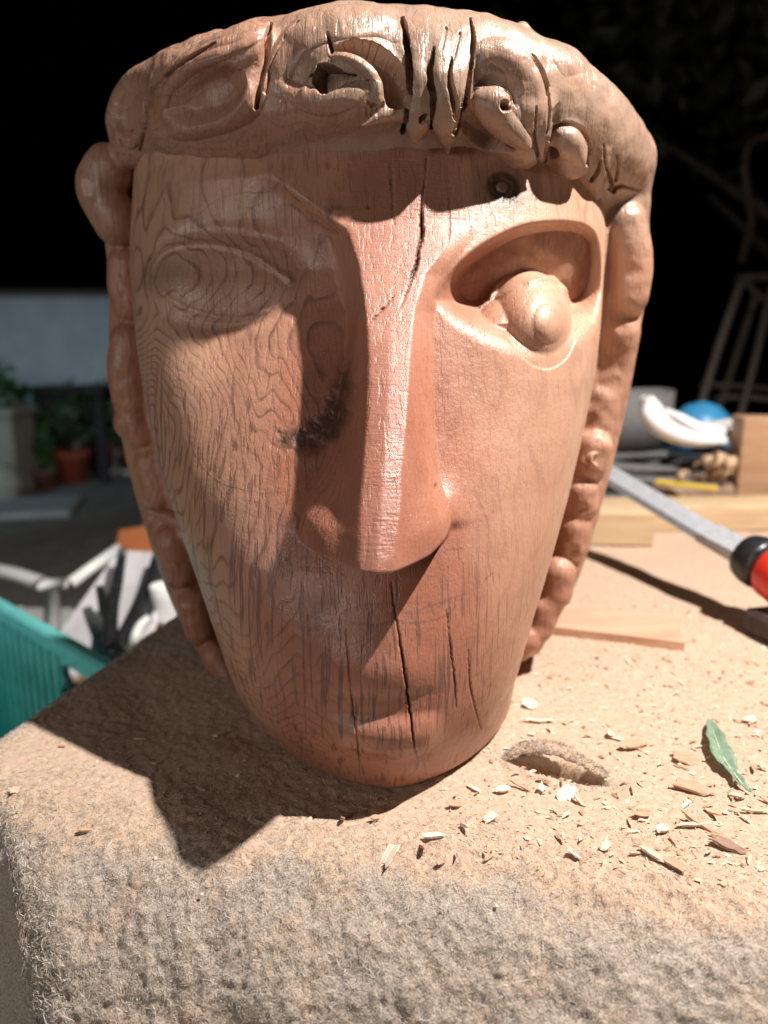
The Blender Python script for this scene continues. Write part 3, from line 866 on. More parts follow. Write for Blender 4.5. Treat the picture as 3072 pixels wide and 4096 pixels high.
def poly_px(pts, smoothed=True):
    P = np.asarray(pts, float); P = np.vstack([P, P[:1]]); P = resample(P, 5*len(P)) if smoothed else P
    ins = np.zeros(len(PX), bool)
    for (x0, y0), (x1, y1) in zip(P[:-1], P[1:]):
        ins ^= ((y0 > PY) != (y1 > PY)) & (PX < (x1-x0)*(PY-y0)/(y1-y0+1e-9)+x0)
    D, _ = seg_px(P); D = np.minimum(D, 120)
    return np.where(ins, D, -D)
def cc(pts): return [(1050+.7233*x, 30+.7233*y) for x, y in pts]
def c2(pts): return [(1200+.9042*x, .9042*y) for x, y in pts]
jag = 5*vnoise(PX, PY*.35, .09, 81) + 3*vnoise(PX, PY*.4, .22, 82)
RR = np.zeros(len(PX))
def rcut(P, depth, wd, j=.5):
    global RR
    sd = poly_px(P); RR = RR - depth*smooth(-1, wd, sd+j*jag); return sd
def rline(P, wid, depth, sharp=.5, j=.3):
    global RR
    P = np.asarray(P, float); n_ = 8*len(P); Q_ = resample(P, n_)
    w = np.interp(np.linspace(0, 1, n_), np.linspace(0, 1, len(wid)), wid)
    D, W = seg_px(Q_, w); RR = RR - depth*smooth(.5*W+4*(1-sharp)+1.5, .5*W*sharp, D+j*jag*(W > 0))*(W > 0)
# big spiral: the dark crescent, the eye of the curl, the gouge above its tongue
tongue = poly_px(cc([(335,290),(400,252),(500,268),(592,320),(650,400),(670,500),(655,548),(600,560),(430,545),(300,560),(200,530),(230,420),(290,330)]))
RR += 2.2*smooth(-6, 26, tongue)
rcut(cc([(385,250),(400,215),(480,178),(600,182),(715,250),(775,330),(792,430),(790,548),(700,556),(672,500),(652,400),(592,318),(500,264),(420,250)]), 11, 9, .35)
rcut(cc([(305,312),(365,318),(430,342),(482,376),(470,412),(440,452),(382,486),(335,494),(302,450),(290,390)]), 13, 6, .5)
rline(cc([(368,172),(376,210),(385,250)]), [10,16,10], 6)
rline(cc([(290,380),(275,376)]), [12,14], 5); rline(cc([(470,372),(520,376)]), [12,4], 4)
rcut(cc([(572,515),(612,520),(640,545),(600,552)]), 3, 8)
rline(cc([(20,470),(60,300),(130,190),(210,110)]), [10,8,6,3], 1.6, .2)
def dome(P, h, w):                                  # a rounded swell inside an outline
    global RR
    RR = RR + h*np.clip(1-(1-np.clip(poly_px(P)/w, 0, 1))**2, 0, 1)
def rope(P, h, w):                                  # a rounded roll along a line
    global RR
    t_ = np.linspace(0, 1, 40); D, W = seg_px(resample(np.asarray(P, float), 40), np.sin(np.pi*np.clip(t_, .02, .98))**.55)
    RR = RR + h*W*np.clip(1-(D/(w*(.45+.55*W)))**2, 0, 1)**.7
rope(cc([(95,430),(120,290),(200,175),(320,105),(480,80),(640,85),(735,140)]), 4.5, 72)
rope(cc([(120,430),(220,500),(340,530),(470,500),(560,450)]), 3.0, 50)
rope(cc([(390,262),(480,272),(570,325),(632,405),(655,500)]), 3.0, 34)
rope(cc([(1170,300),(1260,240),(1370,270),(1450,380),(1490,520),(1500,640)]), 4.0, 62)
rope(cc([(1620,150),(1700,260),(1730,380)]), 2.0, 70)
dome([(645,470),(670,350),(770,250),(930,185),(1060,150),(1075,330),(1030,470),(880,540),(700,560)], 6.0, 80)
rope([(640,470),(660,365),(740,275),(850,215),(980,165),(1065,120)], 4.0, 46)
# lower rim of the roll: rough torn end grain
RR += 1.0*smooth(500, 440, PY)*smooth(380, 430, PY)*smooth(1650, 1600, PX)*smooth(1080, 1130, PX)*(.5+.5*vnoise(PX, PY*.15, .10, 83))
# the central band and its checks
bandw = smooth(1622, 1634, PX+.5*jag)*smooth(1895, 1880, PX)*smooth(560, 500, PY)
RR += 1.3*bandw*smooth(60, 150, PY)
rline(cc([(772,60),(785,110),(797,200),(812,320),(814,450),(802,580),(775,690)]), [12,18,26,26,26,18,10], 13, .75, .5)
rline(cc([(1148,60),(1156,110),(1162,180),(1147,300),(1132,420),(1098,580),(1060,690)]), [6,12,18,14,18,28,20], 13, .75, .4)
rline(cc([(950,235),(938,290),(926,350),(934,430),(948,500),(944,585),(930,660)]), [6,14,24,28,26,20,8], 9, .7, .5)
rline(cc([(1046,290),(1036,350),(1036,430),(1056,520),(1064,610)]), [6,14,22,28,16], 9, .7, .5)
rcut(cc([(862,610),(885,585),(915,590),(905,625),(870,640)]), 7, 8)
rline(cc([(1012,120),(1004,180),(990,240)]), [8,10,6], 1.2, .3); rline(cc([(1090,150),(1070,230),(1052,300)]), [6,10,6], 1.2, .3)
# right roll and its ball curl
ball = poly_px(cc([(1135,505),(1180,458),(1260,440),(1340,462),(1368,515),(1385,580),(1450,660),(1495,740),(1490,800),(1400,780),(1300,722),(1225,662),(1165,575)]))
RR += 3.6*np.clip(1-(1-np.clip(ball/60, 0, 1))**2, 0, 1)
sdr = poly_px(cc([(1160,440),(1200,375),(1290,352),(1385,388),(1432,460),(1415,560),(1385,540),(1365,478),(1300,442),(1220,444)]))
RR -= 5.0*smooth(-2, 34, sdr)
rcut(cc([(1128,505),(1165,580),(1228,668),(1300,728),(1400,790),(1350,800),(1230,790),(1130,720),(1095,640)]), 10, 10, .3)
rline(cc([(1335,547),(1345,545),(1352,552)]), [34,38,30], 10, .8, .2); rline(cc([(1352,552),(1380,520),(1372,480),(1340,455)]), [16,10,8,3], 2, .4)
rline(cc([(1478,270),(1520,330),(1562,400),(1575,480)]), [4,12,18,6], 4.5, .6); rline(cc([(1500,560),(1505,660),(1512,760),(1530,850)]), [4,8,9,8], 3.5, .6)
rline(cc([(1585,480),(1590,600),(1578,720),(1560,850)]), [4,10,12,12], 4.5, .5)
RR -= 4*smooth(0, 30, poly_px(cc([(1590,560),(1650,520),(1640,640),(1600,700),(1580,660)])))*.5
# small curl, tips and the ledge at the right end
rline(c2([(1106,620),(1128,566),(1188,546),(1246,570),(1282,640),(1272,730)]), [8,14,16,16,14,6], 4.0, .4)
RR += 2.0*np.clip(1-(1-np.clip(poly_px(c2([(1112,620),(1140,575),(1190,560),(1240,585),(1270,650),(1260,740),(1190,720),(1130,690)]))/45, 0, 1))**2, 0, 1)
rcut(c2([(1102,650),(1140,655),(1150,690),(1120,705),(1098,690)]), 9, 7)
rline(c2([(1330,712),(1318,760),(1290,800)]), [6,14,12], 5, .5); rline(c2([(1345,640),(1352,720),(1375,800),(1392,850)]), [4,10,14,10], 5, .5)
rline(c2([(1405,690),(1410,740),(1400,800)]), [8,12,8], 4, .4); rline(c2([(1370,838),(1430,826),(1510,842)]), [10,10,8], 3, .5)
rline(c2([(1030,240),(1070,300),(1098,380)]), [4,8,5], 2.5, .5)
# left locks: the crease between them and the broad scoop of the second
rline([(560,600),(578,500),(584,420),(592,378),(630,338),(700,296),(790,235),(870,185)], [6,16,20,20,18,14,10,4], 7.5, .15)
sdd = poly_px([(650,440),(690,350),(790,270),(920,248),(985,310),(985,400),(900,480),(740,510)])
RR -= 11*smooth(-10, 80, sdd)
rline([(1080,95),(1070,160),(1055,250),(1040,340),(1030,430)], [10,30,40,40,14], 6.0, .05)
rcut([(450,400),(500,350),(560,320),(578,390),(560,480),(520,560),(470,540),(440,470)], 4, 46, .2)
rline([(505,520),(540,540),(545,590),(500,600),(478,560)], [6,10,10,10,6], 2, .2)
fade = smooth(.572, .545, RV[:, 1])*smooth(.336, .345, RV[:, 2])
RR += .06*vnoise(PX, PY*.12, .10, 84) + .25*vnoise(PX, PY, .012, 85)
RV = RV + RN*(RR*fade*.001)[:, None]
RV[rimv] = R0[rimv]
cpx, cpy = PX[RF].mean(1), PY[RF].mean(1)
isn = np.isin(rlab, [0, CURL_C, CURL_R, LOCK_F, LOCK_G, CURL_S]+STR) | (cpy < 560)
def zone(lo, hi, t, b): return isn & (cpx >= lo) & (cpx < hi) & (cpy >= t) & (cpy < b)
rlab[np.isin(rlab, STR)] = 0
rlab[zone(1055, 1632, 0, 575)] = CURL_C
for k_, (l_, h_) in enumerate(((1632, 1722), (1722, 1806), (1806, 1884))): rlab[zone(l_, h_, 0, 640)] = STR[k_]
rlab[zone(1884, 2128, 0, 760)] = CURL_R
rlab[zone(2128, 2200, 0, 800)] = LOCK_F
rlab[zone(2200, 2330, 500, 800)] = CURL_S
rlab[zone(2200, 2420, 0, 500)] = LOCK_G; rlab[zone(2330, 2420, 500, 900)] = LOCK_G
nO = len(HV); keepF = ~fsel
HFk = HF[keepF]; cl0 = hl[HFk[:, 0]]; cl0 = np.where(np.isin(cl0, [CURL_C, CURL_R, LOCK_F, LOCK_G, CURL_S]+STR), 0, cl0); flab = np.concatenate([cl0, rlab])
HV = np.concatenate([HV, RV]); HF = np.concatenate([HFk, RF+nO])
vh = HV - HOFF
nH = len(HV)
hx, hzv = HV[:, 0], HV[:, 2]
left = smooth(.0, -.08, hx)
hattr = dict(swirl=.006*vnoise(hx*1.4, hzv, 60, 73), gouge=np.full(nH, .85), grey=(1-.55*left)*smooth(.30, .36, hzv), heart=.36*np.ones(nH)+.25*left+.25*smooth(.30, .1, hzv)*smooth(.0, .05, hx), ringamt=.34+.34*left, fleckamt=.12+.10*left, dark_mark=np.zeros(nH), whorl=np.zeros(nH), pencil=np.zeros(nH),
             crack=np.zeros(nH), tool=.12*(1-left))
NH = vnormals(vh, HF)
fl_ = flab
for k, nm in enumerate(NAMES):
    sel = fl_ == k
    if sel.sum() < 20: continue
    o, ids = part_from(nm, vh, HF, sel, hattr, M_WOOD, HEAD)
    o.data.normals_split_custom_set_from_vertices(NH[ids].tolist())
del S, LAB

# ------------------------------------------------------------------ the bench under its felt blanket
TROT = R(-12); TC, TS = math.cos(TROT), math.sin(TROT)
TO = np.array([0.0, .372])
UL, RF = -.260, .100
def to_local(X, Y):
    dx, dy = X-TO[0], Y-TO[1]
    return dx*TC+dy*TS, -dx*TS+dy*TC
def corner(b): return .128*(1-np.exp(-np.maximum(b, 0)**1.15/.045))
def felt_point(u, v):
    """u along the front edge, v away from the viewer; v < 0 rolls over the front, u left of the edge hangs down the side"""
    b = np.maximum(-v, 0)
    ul = UL + corner(b)
    a = np.maximum(ul-u, 0); uu = np.maximum(u, ul)
    ph = np.minimum(b/RF, R(78)); rest = np.maximum(b-RF*R(78), 0)
    vv = np.where(v > 0, v, -RF*np.sin(ph)-rest*math.cos(R(78)))
    z = -RF*(1-np.cos(ph))-rest*math.sin(R(78))
    rl = .014; pa = np.minimum(a/rl, R(86)); ra = np.maximum(a-rl*R(86), 0)
    uu = uu - rl*np.sin(pa) - ra*.06
    z = z - rl*(1-np.cos(pa)) - ra*.997
    return np.stack([TO[0]+uu*TC-vv*TS, TO[1]+uu*TS+vv*TC, z], -1)
def steps(lo, hi, d0, a, b, g):                      # spacing d0 between a and b, growing outside
    left_, x, d = [], a, d0
    while x > lo: d = min(d*g, .05); x -= d; left_.append(max(x, lo))
    mid = list(np.arange(a, b, d0)); right_, x, d = [], b, d0
    while x < hi: right_.append(x); d = min(d*g, .05); x += d
    return np.array(left_[::-1]+mid+right_+[hi])
ug = steps(-.78, 1.25, .00125, -.30, .32, 1.05); vg = steps(-.55, 1.35, .00125, -.165, .26, 1.05)
UG, VG = np.meshgrid(ug, vg)
HOLE = to_local(*at_z(2235, 3088)[:2])
def hole_q(U_, V_): return np.hypot((U_-HOLE[0]+.15*(V_-HOLE[1]))/.030, (V_-HOLE[1]+ .25*(U_-HOLE[0]))/.0095)
def felt_relief(U_, V_):
    fr_ = smooth(.02, -.06, V_)
    h = .0016*vnoise(U_, V_, 28, 31) + (.0004+.0007*fr_)*vnoise(U_, V_, 230, 32) + (.00025+.0006*fr_)*vnoise(U_, V_, 520, 33) + .0022*fr_*vnoise(U_, V_, 70, 34)
    q = hole_q(U_, V_)
    return h - .016*smooth(1.0, .6, q) + .0022*np.exp(-((q-1.35)/.35)**2)
PF = felt_point(UG, VG)
def grid_normals(P):
    du = np.gradient(P, axis=1); dv = np.gradient(P, axis=0)
    n = np.cross(du, dv); return n/(np.linalg.norm(n, axis=-1, keepdims=True)+1e-12)
NF = grid_normals(PF); FD = felt_relief(UG, VG)
PF = PF + NF*FD[..., None]
def felt_at(u, v):                                   # a point on the relief and its normal
    P0 = felt_point(u, v); e = 1e-4
    n = np.cross(felt_point(u+e, v)-P0, felt_point(u, v+e)-P0); n /= np.linalg.norm(n, axis=-1, keepdims=True)+1e-15
    return P0+n*felt_relief(u, v)[..., None], n
def top_z(X, Y):
    u_, v_ = to_local(np.asarray(X), np.asarray(Y)); return felt_at(u_, v_)[0][..., 2]

def felt_mat():
    m = NT('dusty_felt'); co = m.coord()
    dust = m.attr('dust')
    n1 = m.noise(co, 900, 4, .65); n2 = m.noise(co, 260, 4, .6); n3 = m.noise(co, 40, 3, .55)
    felt = m.mix(m.rng(n1, .35, .65), (.30, .235, .18), (.54, .47, .40))
    d1 = m.mix(m.rng(n2, .3, .7), (.51, .345, .235), (.62, .46, .335))
    d1 = m.mix(m.math('MULTIPLY', m.rng(n1, .58, .75), .6), d1, (.36, .225, .140))
    d1 = m.mix(m.math('MULTIPLY', m.rng(m.vor(co, 420), .0, .22, 1, 0), m.rng(n2, .45, .6)), d1, (.74, .61, .48))
    f = m.math('ADD', dust, m.math('ADD', m.math('MULTIPLY_ADD', n1, 1.3, -.65), m.math('MULTIPLY_ADD', n3, .9, -.45)))
    c = m.mix(m.rng(f, .30, .62), felt, d1)
    h = m.math('ADD', n1, m.math('MULTIPLY', n2, .8))
    return m.done(c, .95, m.bump(h, .8, .0012), Specular_IOR_Level=.1, Sheen_Weight=.25, Sheen_Roughness=.5)
M_FELT = felt_mat()
ulv = UL + corner(np.maximum(-VG, 0))
dustv = 1.05*smooth(-.055, .012, VG - .012*vnoise(UG, VG, 30, 41) + .012*smooth(.0, -.2, UG)) + .30
dustv = dustv*smooth(-.02, .012, UG-ulv) + .25*smooth(.01, -.02, UG-ulv)
If = np.arange(UG.size).reshape(UG.shape)
QF = np.stack([If[:-1, :-1], If[:-1, 1:], If[1:, 1:], If[1:, :-1]], -1).reshape(-1, 4)
BLANKET = empty('felt_blanket', (0, 0, 0), label='brown grey felt blanket covered in sawdust, draped over the bench under the carved head', cat='blanket')
mesh_np('cloth', PF.reshape(-1, 3), QF, M_FELT, BLANKET, True, {'dust': dustv.ravel()})

# fuzz of the felt: loose curly fibres, thickest on the front roll and along the left edge
def fibres(n, us, vs, lmin, lmax, wid, lift, seed):
    r = np.random.default_rng(seed)
    P, N = felt_at(us, vs)
    k = 5
    t1 = np.cross(N, np.array([.3, .2, .93])); t1 /= np.linalg.norm(t1, axis=1, keepdims=True)+1e-9
    t2 = np.cross(N, t1)
    an = r.uniform(0, 2*np.pi, n)[:, None]; L = r.uniform(lmin, lmax, n)[:, None]
    bend = r.normal(0, 1.9, n)[:, None]; up = r.uniform(.15, 1.0, n)[:, None]*lift
    pts = [P + N*(-.0002)]
    for i in range(1, k):
        a = an + bend*i*.55
        d = (np.cos(a)*t1+np.sin(a)*t2) + N*up*(1-i*.45)
        pts.append(pts[-1] + d*L/(k-1))
    pts = np.stack(pts, 1)                           # n,k,3
    side = np.cross(pts[:, 1:2]-pts[:, :1], r.normal(size=(n, 1, 3))); side /= np.linalg.norm(side, axis=-1, keepdims=True)+1e-9
    w = wid*r.uniform(.6, 1.3, n)[:, None, None]*np.array([.8, 1, 1, .8, .3])[None, :, None]
    A = pts-side*w*.5; B = pts+side*w*.5
    V_ = np.stack([A, B], 2).reshape(n, k*2, 3)
    f = np.array([(2*i, 2*i+1, 2*i+3, 2*i+2) for i in range(k-1)])
    F_ = (f[None]+np.arange(n)[:, None, None]*k*2).reshape(-1, 4)
    return V_.reshape(-1, 3), F_, np.repeat(r.uniform(0, 1, n), k*2)
nf = 92000
vs = -np.abs(rng.beta(1.3, 1.2, nf))*.20 + .03; us = rng.uniform(-.27, .32, nf)
kin = us > UL+corner(np.maximum(-vs, 0)); us, vs = us[kin], vs[kin]; nf = len(us)
dens = smooth(.03, -.035, vs + .02*vnoise(us, vs, 35, 51)); keep = rng.uniform(size=nf) < .10+.9*dens
us, vs = us[keep], vs[keep]
V1, F1, c1 = fibres(len(us), us, vs, .0025, .0075, .00017, .75, 1)
ne = 9000
ve = rng.uniform(-.18, .25, ne); ue = UL + corner(np.maximum(-ve, 0)) + rng.normal(0, .007, ne) - .004
ke = rng.uniform(size=ne) < np.where(ve > 0, .22, 1.0); ue, ve = ue[ke], ve[ke]
V2, F2, c2 = fibres(len(ue), ue, ve, .003, .009, .00028, 1.2, 2)
nt = 2600
ut, vt = rng.uniform(-.22, .33, nt), rng.uniform(-.005, .22, nt)
V3, F3, c3 = fibres(nt, ut, vt, .002, .006, .00022, .35, 3)
na = 500                                             # fibres round the torn place
aa = rng.uniform(0, 2*np.pi, na); q_ = rng.normal(1.25, .22, na)
V4, F4, c4 = fibres(na, HOLE[0]+.030*q_*np.cos(aa), HOLE[1]+.011*q_*np.sin(aa)-.2*.03*q_*np.cos(aa), .002, .006, .00024, .9, 4)
def fuzz_mat():
    m = NT('felt_fibre'); t = m.attr('tone')
    c = m.ramp(t, [(0, (.20, .145, .105)), (.3, (.37, .30, .235)), (.65, (.55, .50, .455)), (1, (.78, .75, .71))])
    return m.done(c, .8, None, Specular_IOR_Level=.25)
off_ = 0; VV, FF, CC = [], [], []
for v_, f_, c_ in ((V1, F1, c1), (V2, F2, c2), (V3, F3, c3), (V4, F4, c4)):
    VV.append(v_); FF.append(f_+off_); CC.append(c_); off_ += len(v_)
tag(mesh_np('felt_fibres', np.concatenate(VV), np.concatenate(FF), fuzz_mat(), BLANKET, False, {'tone': np.concatenate(CC)}), kind='stuff')

# the torn place: a lip of felt arching over the hole
lipc = [at_z(2010, 3050, .000), at_z(2085, 3012, .006), at_z(2180, 3008, .011), at_z(2275, 3030, .012), at_z(2355, 3072, .009), at_z(2450, 3115, .001)]
LP = resample(np.array(lipc), 40); nl = 11
VLp = []
for i, p in enumerate(LP):
    e = math.sin(math.pi*i/39)
    for j in range(nl):
        a = j/(nl-1); ang = R(-80)+R(150)*a
        rr_ = (.0036+.0070*e)*(1-.2*a)
        j1 = .0006*random.uniform(-1, 1)
        VLp.append(p + np.array([.0005*random.uniform(-1, 1), -rr_*math.sin(ang)*.9+.004+j1, rr_*math.cos(ang)*.55-.002+j1]))
FLp = [(i*nl+j, i*nl+j+1, (i+1)*nl+j+1, (i+1)*nl+j) for i in range(39) for j in range(nl-1)]
lo_ = mesh_np('torn_lip', np.array(VLp), np.array(FLp), M_FELT, BLANKET, True, {'dust': np.full(len(VLp), .62)})
sm = lo_.modifiers.new('thick', 'SOLIDIFY'); sm.thickness = .0022
VLp = np.array(VLp)
pk = rng.integers(0, len(VLp), 1500); r4 = np.random.default_rng(9)
bp = VLp[pk]; dd = r4.normal(size=(1500, 2, 3)); dd[:, :, 2] = np.abs(dd[:, :, 2])*.7
dd /= np.linalg.norm(dd, axis=-1, keepdims=True)
ln = r4.uniform(.0012, .0042, (1500, 1))
p1 = bp+dd[:, 0]*ln*.5; p2 = p1+(dd[:, 0]+dd[:, 1])*ln*.4; sdv = np.cross(dd[:, 0], dd[:, 1]); sdv /= np.linalg.norm(sdv, axis=1, keepdims=True); sdv *= .00011
Vl2 = np.stack([bp-sdv, bp+sdv, p1-sdv, p1+sdv, p2-sdv*.3, p2+sdv*.3], 1).reshape(-1, 3)
Fl2 = (np.array([(0, 1, 3, 2), (2, 3, 5, 4)])[None]+np.arange(1500)[:, None, None]*6).reshape(-1, 4)
tag(mesh_np('torn_fibres', Vl2, Fl2, bpy.data.materials['felt_fibre'], BLANKET, False, {'tone': np.repeat(r4.uniform(0, .8, 1500), 6)}), kind='stuff')

# bench under the blanket
M_BENCH = plank_wood('bench_wood', (.30, .19, .11), (.20, .12, .07))
BENCH = empty('workbench', (TO[0], TO[1], 0), (0, 0, TROT), 'wooden workbench hidden under the felt blanket', 'workbench')
MB().box((UL+.13, .02, -.045), (1.2, 1.3, -.018)).build('top', M_BENCH, BENCH)
for lx, ly in ((UL+.2, .1), (1.1, .1), (UL+.2, 1.2), (1.1, 1.2)):
    MB().box((lx-.035, ly-.035, -.80), (lx+.035, ly+.035, -.0455)).build('leg', M_BENCH, BENCH)

# ------------------------------------------------------------------ sawdust, chips, a leaf
def grain_mat():
    m = NT('sawdust'); t = m.attr('tone')
    c = m.ramp(t, [(0, (.30, .17, .10)), (.3, (.50, .32, .20)), (.7, (.62, .45, .31)), (1, (.78, .66, .52))])
    return m.done(c, .8)
def grains(n, us, vs, smin, smax, seed, power=2.5):
    r = np.random.default_rng(seed); P, N = felt_at(us, vs)
    s_ = (smin + (smax-smin)*r.uniform(0, 1, n)**power)[:, None]
    d1 = r.normal(size=(n, 3)); d1 -= N*(d1*N).sum(1, keepdims=True)*.7; d1 /= np.linalg.norm(d1, axis=1, keepdims=True)
    d2 = np.cross(N, d1)+.35*r.normal(size=(n, 3)); d2 /= np.linalg.norm(d2, axis=1, keepdims=True)
    el = r.uniform(.25, .8, n)[:, None]; th = s_*.28
    c = P + N*(th*.4)
    Q_ = np.stack([c+d1*s_*.6, c+d2*s_*el*.5, c-d1*s_*.5, c-d2*s_*el*.5, c+N*th], 1)
    f = np.array([(0, 1, 4), (1, 2, 4), (2, 3, 4), (3, 0, 4)])
    return Q_.reshape(-1, 3), (f[None]+np.arange(n)[:, None, None]*5).reshape(-1, 3), np.repeat(r.uniform(0, 1, n), 5)
ngr = 46000
gu = rng.uniform(-.24, .50, ngr); gv = -.05+.55*rng.uniform(0, 1, ngr)**1.4
kk = rng.uniform(size=ngr) < (.25+.75*smooth(-.05, .12, gu))*smooth(-.055, .0, gv)
gu, gv = gu[kk], gv[kk]
Vg1, Fg1, cg1 = grains(len(gu), gu, gv, .0005, .0024, 5)
ng2 = 9000; gu2 = rng.uniform(-.2, .32, ng2); gv2 = rng.uniform(-.17, -.01, ng2)
Vg2, Fg2, cg2 = grains(ng2, gu2, gv2, .0004, .0013, 6)
ng3 = 3200; gu3 = rng.uniform(-.1, .42, ng3); gv3 = -.02+.45*rng.uniform(0, 1, ng3)**1.3
k3 = rng.uniform(size=ng3) < .15+.85*smooth(.0, .12, gu3); gu3, gv3 = gu3[k3], gv3[k3]
Vg3, Fg3, cg3 = grains(len(gu3), gu3, gv3, .0018, .0060, 7, 2.0)
tag(mesh_np('sawdust', np.concatenate([Vg1, Vg2, Vg3]), np.concatenate([Fg1, Fg2+len(Vg1), Fg3+len(Vg1)+len(Vg2)]), grain_mat(), None, False, {'tone': np.concatenate([cg1, cg2, cg3])}),
    'fine tan sawdust and tiny shavings spread over the felt blanket', 'sawdust', None, 'stuff')

def chip_mat(name, a, b):
    m = NT(name); co = m.coord(); n1 = m.noise(m.scale(co, (.15, 1, 1)), 900, 3, .6)
    return m.done(m.mix(m.rng(n1, .35, .65), a, b), .7, m.bump(n1, .4, .0004))
M_CHIP = [chip_mat('chip_pale', (.66, .50, .37), (.56, .39, .27)), chip_mat('chip_tan', (.50, .33, .22), (.40, .24, .15)), chip_mat('chip_white', (.78, .67, .55), (.68, .54, .42)), chip_mat('chip_brown', (.33, .20, .13), (.24, .14, .09))]
def chip_mesh(seed, L, W, th, curl=0.0, taper=.5, twist=0.0, name='wood_chip', mat=0):
    r = random.Random(seed); ns, nw = 6, 3; V_ = []
    for side in (1, -1):
        for i in range(ns):
            t = i/(ns-1)*2-1
            wv = W*(1-taper*abs(t)**1.6*r.uniform(.2, 1.2))*r.uniform(.70, 1.15)
            for j in range(nw):
                q = j/(nw-1)*2-1
                x = t*L/2 + (r.uniform(-.20, .20)*L if abs(t) == 1 else 0)
                y = q*wv/2; z = 0
                if curl:
                    rad = W/2/curl; a = q*curl*min(1.0, wv/W); y, z = rad*math.sin(a), rad*(1-math.cos(a))
                z += twist*t*y + .10*L*t*t*r.uniform(.6, 1)*(.5 if not curl else .1)
                V_.append((x, y, z + side*th/2*(1 if abs(t) < 1 else .4)))
    n0 = ns*nw; F_ = []
    for i in range(ns-1):
        for j in range(nw-1):
            a = i*nw+j; F_.append((a, a+nw, a+nw+1, a+1)); F_.append((n0+a, n0+a+1, n0+a+nw+1, n0+a+nw))
    for i in range(ns-1):
        a = i*nw; F_.append((a, n0+a, n0+a+nw, a+nw)); a = i*nw+nw-1; F_.append((a, a+nw, n0+a+nw, n0+a))
    for j in range(nw-1):
        F_.append((j, j+1, n0+j+1, n0+j)); a = (ns-1)*nw+j; F_.append((a, n0+a, n0+a+1, a+1))
    me = bpy.data.meshes.new(name); me.from_pydata(V_, [], F_); me.update(); me.materials.append(M_CHIP[mat])
    return me
def put(me, px, py, yaw, tilt=(0, 0), lift=.0008, sc=1.0, label=None, cat='wood chip', group=None, name='wood_chip'):
    P = at_z(px, py, 0.0); z = float(top_z(P[0], P[1])) if py < 3300 else None
    if z is None:                                    # on the front roll: walk along the ray until it meets the felt
        a, b, c = ray(px, py); t = (0-CAM[2])/c
        for _ in range(12):
            X, Y, Z = a*t, b*t, c*t+CAM[2]; h_ = float(top_z(X, Y)); t += (h_-Z)/c*.6
        P = np.array([a*t, b*t, 0]); z = float(top_z(P[0], P[1]))
    else:
        P = at_z(px, py, z)
    o = bpy.data.objects.new(name, me); link(o)
    o.location = (P[0], P[1], z+lift); o.rotation_euler = (tilt[0], tilt[1], yaw); o.scale = (sc,)*3
    return tag(o, label, cat, group)
def px2m(px, py): return float(np.linalg.norm(at_z(px, py)-at_z(px+1, py)))
